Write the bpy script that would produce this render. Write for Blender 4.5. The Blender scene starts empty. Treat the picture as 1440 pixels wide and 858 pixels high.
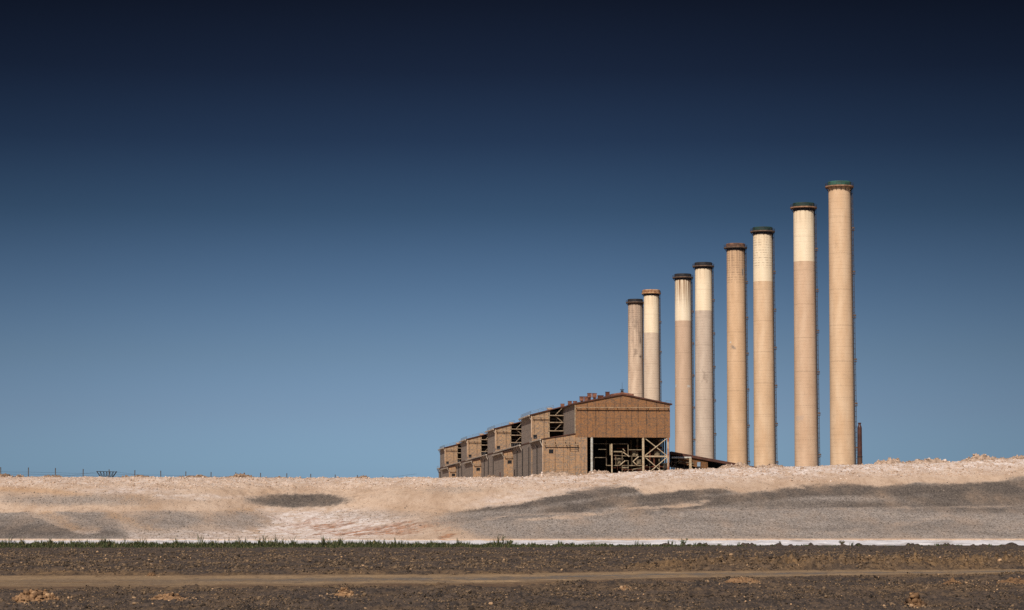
import bpy, math, random
import numpy as np
from mathutils import Vector, Matrix, Quaternion

random.seed(7)
RNG = np.random.default_rng(11)
sc = bpy.context.scene
COL = sc.collection

# ------------------------------------------------------------------ camera geometry
EYE = 1.8
F = 3500.0
CX, CY = 720.0, 429.0
PITCH = math.atan((735.0 - 429.0) / F)
SP, CP = math.sin(PITCH), math.cos(PITCH)


def at(px, py, Y):
    """World point seen at photo pixel (px, py), at distance Y along the ground."""
    a = (px - CX) / F
    b = (CY - py) / F
    d = (a, CP - b * SP, SP + b * CP)
    t = Y / d[1]
    return Vector((d[0] * t, Y, EYE + d[2] * t))


def at_z(px, py, z):
    a = (px - CX) / F
    b = (CY - py) / F
    d = (a, CP - b * SP, SP + b * CP)
    t = (z - EYE) / d[2]
    return Vector((d[0] * t, d[1] * t, z))


def zpx(py, Y):
    return at(CX, py, Y).z


def proj(X, Y, Z):
    zc = Y * CP + (Z - EYE) * SP
    yc = -Y * SP + (Z - EYE) * CP
    return CX + F * X / zc, CY - F * yc / zc


# ------------------------------------------------------------------ numpy noise
_P = np.random.default_rng(3).permutation(512)
_P = np.concatenate([_P, _P, _P])
_A = np.random.default_rng(4).uniform(0, 2 * math.pi, 512)
_GX, _GY = np.cos(_A), np.sin(_A)


def perlin(x, y, seed=0):
    x = np.asarray(x, float) + seed * 17.31
    y = np.asarray(y, float) + seed * 9.77
    xi = np.floor(x).astype(np.int64)
    yi = np.floor(y).astype(np.int64)
    xf, yf = x - xi, y - yi

    def g(ix, iy, dx, dy):
        h = _P[(_P[ix & 511] + iy) & 511]
        return _GX[h] * dx + _GY[h] * dy
    u = xf * xf * xf * (xf * (xf * 6 - 15) + 10)
    v = yf * yf * yf * (yf * (yf * 6 - 15) + 10)
    n0 = g(xi, yi, xf, yf) * (1 - u) + g(xi + 1, yi, xf - 1, yf) * u
    n1 = g(xi, yi + 1, xf, yf - 1) * (1 - u) + g(xi + 1, yi + 1, xf - 1, yf - 1) * u
    return (n0 * (1 - v) + n1 * v) * 1.5


def fbm(x, y, octaves=4, seed=0, gain=0.5):
    s, a, f = 0.0, 1.0, 1.0
    for o in range(octaves):
        s = s + a * perlin(x * f, y * f, seed + o * 3)
        a *= gain
        f *= 2.03
    return s


def sstep(x, a, b):
    t = np.clip((x - a) / (b - a), 0, 1)
    return t * t * (3 - 2 * t)


# ------------------------------------------------------------------ materials
def srgb(r, g, b):
    def c(v):
        v /= 255.0
        return v / 12.92 if v <= 0.04045 else ((v + 0.055) / 1.055) ** 2.4
    return (c(r), c(g), c(b), 1.0)


class NT:
    """Small helper for writing a node tree."""

    def __init__(self, mat):
        self.m = mat
        mat.use_nodes = True
        self.t = mat.node_tree
        self.t.nodes.clear()
        self.out = self.n('ShaderNodeOutputMaterial')
        self.b = self.n('ShaderNodeBsdfPrincipled')
        self.t.links.new(self.b.outputs[0], self.out.inputs[0])
        self.b.inputs['Roughness'].default_value = 0.9
        self.b.inputs['Specular IOR Level'].default_value = 0.25

    def n(self, typ, **kw):
        nd = self.t.nodes.new(typ)
        for k, v in kw.items():
            setattr(nd, k, v)
        return nd

    def link(self, a, b):
        self.t.links.new(a, b)

    def put(self, sock, v):
        if hasattr(v, 'is_output') or hasattr(v, 'links'):
            self.link(v, sock)
        else:
            sock.default_value = v

    def coord(self, kind='Object', scale=(1, 1, 1)):
        tc = self.n('ShaderNodeTexCoord')
        mp = self.n('ShaderNodeMapping')
        mp.inputs['Scale'].default_value = scale
        self.link(tc.outputs[kind], mp.inputs[0])
        return mp.outputs[0]

    def noise(self, vec, scale, detail=4, rough=0.55, dist=0.0):
        nd = self.n('ShaderNodeTexNoise')
        nd.inputs['Scale'].default_value = scale
        nd.inputs['Detail'].default_value = detail
        nd.inputs['Roughness'].default_value = rough
        nd.inputs['Distortion'].default_value = dist
        self.link(vec, nd.inputs['Vector'])
        return nd.outputs['Fac']

    def voronoi(self, vec, scale, out='Distance', feature='F1'):
        nd = self.n('ShaderNodeTexVoronoi', feature=feature)
        nd.inputs['Scale'].default_value = scale
        self.link(vec, nd.inputs['Vector'])
        return nd.outputs[out]

    def attr(self, name):
        nd = self.n('ShaderNodeAttribute', attribute_name=name)
        return nd.outputs['Fac']

    def math(self, op, a, b=0.0, clamp=False):
        nd = self.n('ShaderNodeMath', operation=op, use_clamp=clamp)
        self.put(nd.inputs[0], a)
        self.put(nd.inputs[1], b)
        return nd.outputs[0]

    def ramp(self, fac, lo, hi):
        nd = self.n('ShaderNodeMapRange', interpolation_type='SMOOTHSTEP')
        self.link(fac, nd.inputs[0])
        nd.inputs[1].default_value = lo
        nd.inputs[2].default_value = hi
        return nd.outputs[0]

    def mix(self, fac, a, b, mode='MIX'):
        nd = self.n('ShaderNodeMix', data_type='RGBA', blend_type=mode)
        self.put(nd.inputs[0], fac)
        self.put(nd.inputs[6], a)
        self.put(nd.inputs[7], b)
        return nd.outputs[2]

    def sep(self, vec):
        nd = self.n('ShaderNodeSeparateXYZ')
        self.link(vec, nd.inputs[0])
        return nd.outputs

    def comb(self, x, y, z):
        nd = self.n('ShaderNodeCombineXYZ')
        for i, v in enumerate((x, y, z)):
            self.put(nd.inputs[i], v)
        return nd.outputs[0]

    def bump(self, h, strength, dist):
        nd = self.n('ShaderNodeBump')
        nd.inputs['Strength'].default_value = strength
        nd.inputs['Distance'].default_value = dist
        self.link(h, nd.inputs['Height'])
        self.link(nd.outputs[0], self.b.inputs['Normal'])

    def color(self, c):
        self.put(self.b.inputs['Base Color'], c)


def mat_simple(name, c1, c2, scale=1.0, rough=0.85, metal=0.0, stretch=(1, 1, 1), lo=0.35, hi=0.65):
    t = NT(bpy.data.materials.new(name))
    v = t.coord('Object', stretch)
    f = t.noise(v, scale, 5, 0.6)
    t.color(t.mix(t.ramp(f, lo, hi), c1, c2))
    t.b.inputs['Roughness'].default_value = rough
    t.b.inputs['Metallic'].default_value = metal
    return t.m


def mat_cladding(name, c1, c2, c3, dark=0.55, seamc=(0.04, 0.03, 0.024, 1)):
    """Weathered wall sheeting: small mottled units, seams, streaks of dirt and rust."""
    t = NT(bpy.data.materials.new(name))
    v = t.coord('Object')
    x, y, z = t.sep(v)
    h = t.math('ADD', x, y)
    vec = t.comb(h, z, 0.0)
    br = t.n('ShaderNodeTexBrick')
    t.link(vec, br.inputs['Vector'])
    br.inputs['Color1'].default_value = c1
    br.inputs['Color2'].default_value = c2
    br.inputs['Mortar'].default_value = tuple(c * 0.5 for c in c3[:3]) + (1,)
    br.inputs['Scale'].default_value = 1.0
    br.inputs['Brick Width'].default_value = 0.5
    br.inputs['Row Height'].default_value = 0.3
    br.inputs['Mortar Size'].default_value = 0.02
    br.inputs['Bias'].default_value = 0.1
    n1 = t.noise(t.coord('Object', (0.25, 0.25, 0.5)), 1.0, 6, 0.7)
    c = t.mix(t.ramp(n1, 0.42, 0.72), br.outputs[0], c3)
    # fine grime
    n2 = t.noise(v, 1.1, 5, 0.75)
    c = t.mix(t.math('MULTIPLY', t.ramp(n2, 0.5, 0.68), 0.55), c, (0.085, 0.078, 0.072, 1))
    # vertical streaks
    n3 = t.noise(t.coord('Object', (0.9, 0.9, 0.035)), 1.0, 4, 0.7)
    c = t.mix(t.math('MULTIPLY', t.ramp(n3, 0.56, 0.7), dark), c, (0.05, 0.035, 0.025, 1))
    # sheet seams: vertical every 5.1 m, horizontal every 2.9 m
    fv = t.math('FRACT', t.math('ADD', t.math('DIVIDE', h, 2.9), t.math('MULTIPLY', t.math('SINE', t.math('MULTIPLY', h, 0.31)), 0.35)))
    fh = t.math('FRACT', t.math('DIVIDE', z, 2.9))
    sv = t.math('LESS_THAN', fv, 0.09)
    sh = t.math('LESS_THAN', fh, 0.06)
    n4 = t.noise(v, 0.23, 3, 0.6)
    seam = t.math('MULTIPLY', t.math('MAXIMUM', sv, t.math('MULTIPLY', sh, 0.6)), t.ramp(n4, 0.3, 0.56))
    c = t.mix(t.math('MULTIPLY', seam, 0.65), c, seamc)
    t.color(c)
    return t.m


def mat_concrete(name, base, tint, lines=0.25, stain=0.3, streak=0.0, top=138.0, streak_len=12.0, streak_col=(0.22, 0.1, 0.05, 1), grid=0.0, patches=()):
    """Slip-formed chimney concrete: lift lines, rows of form-tie holes, blotches, streaks under the rim."""
    t = NT(bpy.data.materials.new(name))
    v = t.coord('Object')
    x, y, z = t.sep(v)
    n = t.noise(t.coord('Object', (0.25, 0.25, 0.06)), 1.0, 5, 0.6)
    c = t.mix(t.ramp(n, 0.3, 0.7), base, tint)
    nb = t.noise(v, 0.35, 6, 0.7)
    c = t.mix(t.math('MULTIPLY', t.ramp(nb, 0.56, 0.72), stain), c, tuple(q * 0.62 for q in base[:3]) + (1,))
    nv = t.noise(t.coord('Object', (0.6, 0.6, 0.018)), 1.0, 5, 0.7)
    c = t.mix(t.math('MULTIPLY', t.ramp(nv, 0.5, 0.7), 0.22), c, tuple(q * 0.6 for q in base[:3]) + (1,))
    fz = t.math('FRACT', t.math('DIVIDE', z, 1.5))
    ln = t.math('LESS_THAN', fz, 0.16)
    nl = t.noise(t.coord('Object', (0.2, 0.2, 0.7)), 1.0, 3, 0.6)
    c = t.mix(t.math('MULTIPLY', t.math('MULTIPLY', ln, lines), t.ramp(nl, 0.35, 0.65)), c, (0.12, 0.085, 0.06, 1))
    fa = t.math('FRACT', t.math('DIVIDE', z, 15.3))
    an = t.math('ARCTAN2', x, y)
    fr = t.math('FRACT', t.math('MULTIPLY', an, 7.0))
    hole = t.math('MULTIPLY', t.math('LESS_THAN', fa, 0.02), t.math('LESS_THAN', fr, 0.35))
    c = t.mix(t.math('MULTIPLY', hole, 0.45), c, (0.08, 0.055, 0.04, 1))
    seam = t.math('LESS_THAN', fa, 0.008)
    c = t.mix(t.math('MULTIPLY', seam, 0.13), c, (0.12, 0.08, 0.05, 1))
    if grid > 0:
        near = t.ramp(z, top - grid, top - grid + 0.4)
        g1 = t.math('LESS_THAN', t.math('FRACT', t.math('DIVIDE', z, 1.25)), 0.34)
        g2 = t.noise(t.coord('Object', (0.9, 0.9, 0.3)), 1.0, 2, 0.6)
        c = t.mix(t.math('MULTIPLY', t.math('MULTIPLY', g1, near), t.math('MULTIPLY', t.ramp(g2, 0.38, 0.6), 0.42)), c, (0.1, 0.065, 0.045, 1))
    if streak > 0:
        ns = t.noise(t.coord('Object', (1.1, 1.1, 0.03)), 1.0, 4, 0.65)
        near = t.ramp(z, top - streak_len, top - 0.5)
        c = t.mix(t.math('MULTIPLY', t.math('MULTIPLY', near, t.ramp(ns, 0.42, 0.62)), streak), c, streak_col)
    # patches of repair mortar and soot: (z0, z1, angle0, angle1, colour, strength), angle 0 faces -Y, positive to +X
    if patches:
        ang = t.math('ARCTAN2', x, t.math('MULTIPLY', y, -1.0))
        pn = t.noise(t.coord('Object', (0.5, 0.5, 0.35)), 1.0, 5, 0.75)
        pn2 = t.noise(t.coord('Object', (0.5, 0.5, 1.6)), 1.0, 3, 0.7)
    for (z0, z1, a0, a1, colr, stn, lo, hi) in patches:
        zc, zr, ac, ar = (z0 + z1) / 2, abs(z1 - z0) / 2, (a0 + a1) / 2, abs(a1 - a0) / 2
        dz = t.math('ABSOLUTE', t.math('DIVIDE', t.math('SUBTRACT', z, zc), zr))
        da = t.math('ABSOLUTE', t.math('DIVIDE', t.math('SUBTRACT', ang, ac), ar))
        ins = t.math('SUBTRACT', 1.25, t.math('MAXIMUM', dz, da))
        msk = t.ramp(t.math('ADD', t.math('MULTIPLY', ins, 0.8), t.math('ADD', pn, t.math('MULTIPLY', pn2, 0.5))), lo, hi)
        c = t.mix(t.math('MULTIPLY', msk, stn), c, colr)
    t.color(c)
    t.b.inputs['Roughness'].default_value = 0.92
    return t.m


M = {}
M['cream_steel'] = mat_simple('cream painted steel', srgb(200, 180, 148), srgb(168, 140, 108), 1.6, 0.6)
M['pale_pipe'] = mat_simple('pale painted pipe', srgb(206, 202, 190), srgb(170, 160, 144), 0.8, 0.5)
M['stair'] = mat_simple('weathered stair steel', srgb(176, 152, 122), srgb(128, 106, 86), 1.2, 0.7)
M['dull_pipe'] = mat_simple('dull tan pipe', srgb(180, 152, 120), srgb(148, 120, 92), 0.8, 0.6)
M['bay'] = mat_simple('dark brown wall', (0.11, 0.075, 0.05, 1), (0.05, 0.036, 0.027, 1), 0.4, 0.95)  # dark brown wall at the back of the stair bays
M['gutter'] = mat_simple('weathered gutter', srgb(196, 182, 164), srgb(150, 134, 118), 0.5, 0.7)
M['rust'] = mat_simple('rust', srgb(110, 62, 42), srgb(70, 42, 34), 1.2, 0.9)
M['rust_box'] = mat_simple('faded rust paint', srgb(152, 104, 82), srgb(104, 66, 52), 0.9, 0.85)
M['rust_col'] = mat_simple('rust stained column', srgb(196, 172, 144), srgb(146, 84, 54), 0.35, 0.8)
M['roof'] = mat_simple('red brown roofing', srgb(104, 66, 52), srgb(74, 52, 44), 0.4, 0.9)
M['dark_steel'] = mat_simple('dark steel', srgb(62, 56, 52), srgb(42, 36, 34), 1.0, 0.7)
M['grey_rail'] = mat_simple('grey galvanised steel', srgb(150, 150, 150), srgb(112, 112, 114), 1.0, 0.5, 0.2)
M['ladder'] = mat_simple('weathered ladder steel', srgb(84, 74, 70), srgb(58, 48, 44), 0.7, 0.7)
M['landing'] = mat_simple('rusted landing', srgb(112, 90, 74), srgb(76, 60, 52), 0.9, 0.85)
M['interior'] = mat_simple('shade dark interior', (0.02, 0.017, 0.015, 1), (0.035, 0.03, 0.026, 1), 0.3, 0.95)  # near-black colour painted in for the deep shade inside
M['pipe_dull'] = mat_simple('dull equipment steel', srgb(150, 132, 104), srgb(86, 72, 58), 0.5, 0.7)
M['glass'] = mat_simple('dark window glass', (0.012, 0.013, 0.016, 1), (0.02, 0.02, 0.022, 1), 1.0, 0.25)
M['roof_pale'] = mat_simple('sun bleached metal', srgb(212, 180, 148), srgb(188, 152, 122), 0.5, 0.7)
M['clad_front'] = mat_cladding('brown gable sheeting', srgb(176, 122, 76), srgb(122, 96, 76), srgb(152, 106, 68), 0.7)
M['clad_low'] = mat_cladding('tan brick walling', srgb(202, 152, 104), srgb(140, 126, 112), srgb(178, 138, 102), 0.35, (0.13, 0.068, 0.034, 1))
M['clad_tower'] = mat_cladding('tan tower walling', srgb(198, 156, 112), srgb(138, 122, 108), srgb(178, 140, 104), 0.35, (0.13, 0.075, 0.04, 1))
M['clad_side'] = mat_cladding('grey brown side sheeting', srgb(166, 146, 128), srgb(134, 122, 112), srgb(152, 134, 118), 0.45)
M['clad_shed'] = mat_cladding('brown corrugated panels', srgb(150, 104, 64), srgb(112, 76, 48), srgb(128, 86, 52), 0.6)
M['door_red'] = mat_simple('dark red door', srgb(96, 44, 34), srgb(70, 36, 30), 1.0, 0.8)
M['wood'] = mat_simple('grey weathered post', srgb(104, 98, 92), srgb(80, 72, 66), 2.0, 0.9)
M['box_blue'] = mat_simple('pale blue grey cabinet', srgb(150, 164, 176), srgb(128, 138, 148), 1.0, 0.6)


# ------------------------------------------------------------------ mesh building
class MB:
    def __init__(self, zoff=0.0):
        self.v, self.f, self.z = [], [], zoff

    def add(self, verts, faces):
        o = len(self.v)
        self.v += [(x, y, z + self.z) for x, y, z in verts]
        self.f += [tuple(i + o for i in f) for f in faces]

    def box(self, x0, x1, y0, y1, z0, z1):
        self.add([(x0, y0, z0), (x1, y0, z0), (x1, y1, z0), (x0, y1, z0),
                  (x0, y0, z1), (x1, y0, z1), (x1, y1, z1), (x0, y1, z1)],
                 [(0, 3, 2, 1), (4, 5, 6, 7), (0, 1, 5, 4), (1, 2, 6, 5), (2, 3, 7, 6), (3, 0, 4, 7)])
        return self

    def prism_y(self, poly, y0, y1):
        """poly: (x, z) counter-clockwise seen from -y; extruded along y."""
        n = len(poly)
        vs = [(x, y0, z) for x, z in poly] + [(x, y1, z) for x, z in poly]
        fs = [tuple(range(n)), tuple(range(2 * n - 1, n - 1, -1))]
        for i in range(n):
            j = (i + 1) % n
            fs.append((i, i + n, j + n, j))
        self.add(vs, fs)
        return self

    def bar(self, p, q, r, n=6, r2=None):
        p, q = Vector(p), Vector(q)
        d = (q - p).normalized()
        a = d.orthogonal().normalized()
        b = d.cross(a)
        r2 = r if r2 is None else r2
        vs, fs = [], []
        for k in range(n):
            w = 2 * math.pi * k / n + math.pi / n
            o = a * math.cos(w) + b * math.sin(w)
            vs.append(tuple(p + o * r))
        for k in range(n):
            w = 2 * math.pi * k / n + math.pi / n
            o = a * math.cos(w) + b * math.sin(w)
            vs.append(tuple(q + o * r2))
        for k in range(n):
            j = (k + 1) % n
            fs.append((k, j, j + n, k + n))
        fs.append(tuple(range(n - 1, -1, -1)))
        fs.append(tuple(range(n, 2 * n)))
        self.add(vs, fs)
        return self

    def lathe(self, prof, n=48, close=True):
        vs, fs = [], []
        m = len(prof)
        for r, z in prof:
            for k in range(n):
                w = 2 * math.pi * k / n
                vs.append((r * math.cos(w), r * math.sin(w), z))
        for i in range(m - 1):
            for k in range(n):
                j = (k + 1) % n
                fs.append((i * n + k, i * n + j, (i + 1) * n + j, (i + 1) * n + k))
        self.add(vs, fs)
        return self

    def build(self, name, mat, parent=None, smooth=False, loc=None, side=None):
        me = bpy.data.meshes.new(name)
        me.from_pydata(self.v, [], self.f)
        me.materials.append(mat)
        if side is not None:            # faces turned to -x take the side colour
            me.materials.append(side)
            for p in me.polygons:
                if p.normal.x < -0.7:
                    p.material_index = 1
        if smooth:
            me.polygons.foreach_set('use_smooth', [True] * len(me.polygons))
        me.update()
        o = bpy.data.objects.new(name, me)
        COL.objects.link(o)
        if parent is not None:
            o.parent = parent
        if loc is not None:
            o.location = loc
        return o


def tag(o, label=None, cat=None, group=None, kind=None):
    if label:
        o['label'] = label
    if cat:
        o['category'] = cat
    if group:
        o['group'] = group
    if kind:
        o['kind'] = kind
    return o


def thing(name, label, cat, loc, rotz=0.0, group=None):
    o = bpy.data.objects.new(name, None)
    COL.objects.link(o)
    o.location = loc
    o.rotation_euler = (0, 0, rotz)
    o.empty_display_size = 0.5
    return tag(o, label, cat, group)


def copy_tree(o, parent=None):
    c = o.copy()
    COL.objects.link(c)
    c.parent = parent
    for ch in list(o.children):
        copy_tree(ch, c)
    return c


def np_mesh(name, verts, faces, mat, attrs=None, smooth=False):
    """verts (N,3), faces (M,k) with one k."""
    me = bpy.data.meshes.new(name)
    n, m, k = len(verts), len(faces), faces.shape[1]
    me.vertices.add(n)
    me.vertices.foreach_set('co', np.ascontiguousarray(verts, np.float32).ravel())
    me.loops.add(m * k)
    me.loops.foreach_set('vertex_index', np.ascontiguousarray(faces, np.int32).ravel())
    me.polygons.add(m)
    me.polygons.foreach_set('loop_start', np.arange(0, m * k, k, dtype=np.int32))
    if smooth:
        me.polygons.foreach_set('use_smooth', np.ones(m, bool))
    me.update(calc_edges=True)
    me.validate()
    for an, arr in (attrs or {}).items():
        a = me.attributes.new(an, 'FLOAT', 'POINT')
        a.data.foreach_set('value', np.ascontiguousarray(arr, np.float32).ravel())
    me.materials.append(mat)
    o = bpy.data.objects.new(name, me)
    COL.objects.link(o)
    return o


def grid_faces(rows, cols):
    i = np.arange(rows - 1)[:, None] * cols + np.arange(cols - 1)[None, :]
    return np.stack([i, i + 1, i + cols + 1, i + cols], -1).reshape(-1, 4)


# icosahedron template
_t = (1 + 5 ** 0.5) / 2
ICO_V = np.array([(-1, _t, 0), (1, _t, 0), (-1, -_t, 0), (1, -_t, 0), (0, -1, _t), (0, 1, _t), (0, -1, -_t), (0, 1, -_t),
                  (_t, 0, -1), (_t, 0, 1), (-_t, 0, -1), (-_t, 0, 1)], float)
ICO_V /= np.linalg.norm(ICO_V[0])
ICO_F = np.array([(0, 11, 5), (0, 5, 1), (0, 1, 7), (0, 7, 10), (0, 10, 11), (1, 5, 9), (5, 11, 4), (11, 10, 2), (10, 7, 6),
                  (7, 1, 8), (3, 9, 4), (3, 4, 2), (3, 2, 6), (3, 6, 8), (3, 8, 9), (4, 9, 5), (2, 4, 11), (6, 2, 10), (8, 6, 7), (9, 8, 1)])


def rocks(P, S, flat=0.75, rng=RNG):
    """P (N,3) centres, S (N,) radii -> verts, faces of N rough stones."""
    n = len(P)
    jit = rng.uniform(0.5, 1.3, (n, 12, 1))
    V = ICO_V[None] * jit
    sc3 = rng.uniform(0.7, 1.3, (n, 1, 3))
    sc3[:, :, 2] *= flat
    V = V * sc3
    a = rng.uniform(0, 2 * math.pi, n)
    ca, sa = np.cos(a)[:, None], np.sin(a)[:, None]
    x = V[:, :, 0] * ca - V[:, :, 1] * sa
    y = V[:, :, 0] * sa + V[:, :, 1] * ca
    V = np.stack([x, y, V[:, :, 2]], -1) * S[:, None, None] + P[:, None, :]
    Fc = ICO_F[None] + (np.arange(n) * 12)[:, None, None]
    return V.reshape(-1, 3), Fc.reshape(-1, 3)


# ------------------------------------------------------------------ terrain functions
def track_edges(X):
    near = np.interp(X, [-90, -13.9, -0.4, 3.8, 18.2, 60, 120], [64, 67.7, 72.4, 78.5, 88.7, 97, 110])
    far = np.interp(X, [-90, -18, -0.5, 4.6, 20, 60, 120], [82, 87.5, 90, 95.5, 98.5, 116, 140])
    return near, far


def track_mask(X, Y):
    n, f = track_edges(X)
    w = 2.9 * fbm(X / 1.8, Y / 6.0, 4, 5, 0.7)
    return sstep(Y, n - 1.8 + w, n + 1.2 + w) * (1 - sstep(Y, f - 1.2 + w, f + 1.8 + w))


def halo_mask(X, Y):
    # tan dust and spread soil fading away from the track
    n, f = track_edges(X)
    w = 5.0 * fbm(X / 4.0, Y / 9.0, 4, 15, 0.6)
    return sstep(Y, n - 6 + w, n + 2 + w) * (1 - sstep(Y, f - 1 + w, f + 5 + w))


def ridge_mask(X, Y):
    _, f = track_edges(X)
    c = f + 4.5 + 1.2 * fbm(X / 4.0, X * 0 + 2.0, 3, 8)
    return np.exp(-((Y - c) / 2.6) ** 2) * sstep(X, 3.0, 8.0)


def field_h(X, Y):
    tm = track_mask(X, Y)
    smooth = sstep(Y, 150, 175)
    amp = (1 - 0.9 * tm) * (1 - 0.55 * smooth)
    z = 0.04 * fbm(X / 2.2, Y / 3.5, 3, 1) + 0.045 * fbm(X / 0.55, Y / 0.9, 4, 2, 0.65)
    z = z + (0.045 + 0.0002 * Y) * np.abs(fbm(X / 0.22, Y / 0.4, 3, 9, 0.6))
    rm = ridge_mask(X, Y)
    z = z * amp - 0.07 * tm + rm * (0.20 + 0.26 * fbm(X / 0.5, Y / 0.7, 4, 21, 0.75) + 0.14 * np.abs(fbm(X / 0.25, Y / 0.3, 2, 22)))
    z = z * sstep(Y, 20, 45) * (1 - sstep(Y, 190, 196.5))
    z = z + 0.38 * np.clip(fbm(X / 1.3, Y / 2.0, 4, 24, 0.65) - 0.1, 0, 0.8) * np.exp(-((Y - 195.3) / 0.7) ** 2)
    return z


CREST_X = [-400, 0, 200, 400, 620, 700, 760, 830, 900, 950, 1000, 1100, 1200, 1230, 1300, 1350, 1400, 1440, 1900]
CREST_Y = [672, 672, 672, 673, 672.5, 672.3, 671.3, 668.2, 664, 661.8, 660, 658, 654.6, 653.6, 652, 650, 648, 646.5, 640]
YT, YB, YC = 198.2, 212.0, 226.0


def bowl(X):
    X = np.asarray(X, float)
    return np.clip(8.5 * np.exp(-((X + 17.5) / 9.5) ** 2) + 1.2 * fbm(X / 16.0, X * 0, 2, 38), 0, None)


def bank_h(X, Y, rough=True):
    X = np.asarray(X, float)
    Y = np.asarray(Y, float)
    # a shallow bowl bites into the bank left of the building
    rec = bowl(X) * (1 - sstep(Y, YC + 20, YC + 60))
    back_y = YC + rec
    px = CX + F * X / back_y
    zc = EYE + (735 - np.interp(px, CREST_X, CREST_Y)) / F * back_y
    Y0 = Y
    Y = np.where(Y < back_y, YT + (Y - YT) * np.clip((YC - YT) / (back_y - YT), 0, 1) * np.clip((Y - YT) / (back_y - YT), 0.0, 1) ** (0.06 * rec / 1.0), Y - rec)
    zb = 0.5 + 0.42 * (zc - 0.5) + 0.12 * fbm(X / 14.0, X * 0, 2, 31)
    t1 = np.clip((Y - YT) / (YB - YT), 0, 1)
    t2 = np.clip((Y - YB) / (YC - YB), 0, 1)
    z = 0.5 + (zb - 0.5) * t1 + (zc - zb) * (1 - (1 - t2) ** 1.35)
    z = z + 0.22 * np.sin(t2 * math.pi) * fbm(X / 9.0 + Y / 14.0, Y / 12.0, 3, 33)
    # long low ridges running up the bank to the right
    tt = np.clip((Y - YT) / (YC - YT), 0, 1)
    rid = np.sin((X - 1.1 * (Y - 212)) / 3.6 + 1.4 * fbm(X / 14.0, Y / 9.0, 2, 39))
    z = z + 0.20 * np.sin(tt * math.pi) * sstep(X, -12, 0) * rid * np.clip(1 - X / 60.0, 0.2, 1)
    Y = Y0
    # plateau level beyond the crest
    back = sstep(Y, YC + 30, YC + 420)
    z = z * (1 - back) + 8.0 * back
    if rough:
        inside = sstep(Y, YT, YT + 1.5) * (1 - sstep(Y, YC + 25, YC + 60))
        top = sstep(Y, YC - 7, YC - 1)
        z = z + inside * ((0.018 + 0.05 * top) * fbm(X / 0.5, Y / 0.7, 3, 35, 0.65) + 0.05 * fbm(X / 2.5, Y / 2.5, 3, 36) * (0.5 + top))
    return z


def polyd(px, py, pts, width, soft):
    """soft stroke along a polyline given in bank coordinates."""
    d = np.full(px.shape, 1e9)
    for (x0, y0), (x1, y1) in zip(pts[:-1], pts[1:]):
        dx, dy = x1 - x0, y1 - y0
        t = np.clip(((px - x0) * dx + (py - y0) * dy * 9) / (dx * dx + dy * dy * 9 + 1e-9), 0, 1)
        d = np.minimum(d, np.hypot(px - x0 - t * dx, (py - y0 - t * dy) * 3))
    return 1 - sstep(d, width, width + soft)


def ell(px, py, x, y, rx, ry, soft=0.5):
    r = np.hypot((px - x) / rx, (py - y) / ry)
    return 1 - sstep(r, 1 - soft, 1 + soft)


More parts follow.
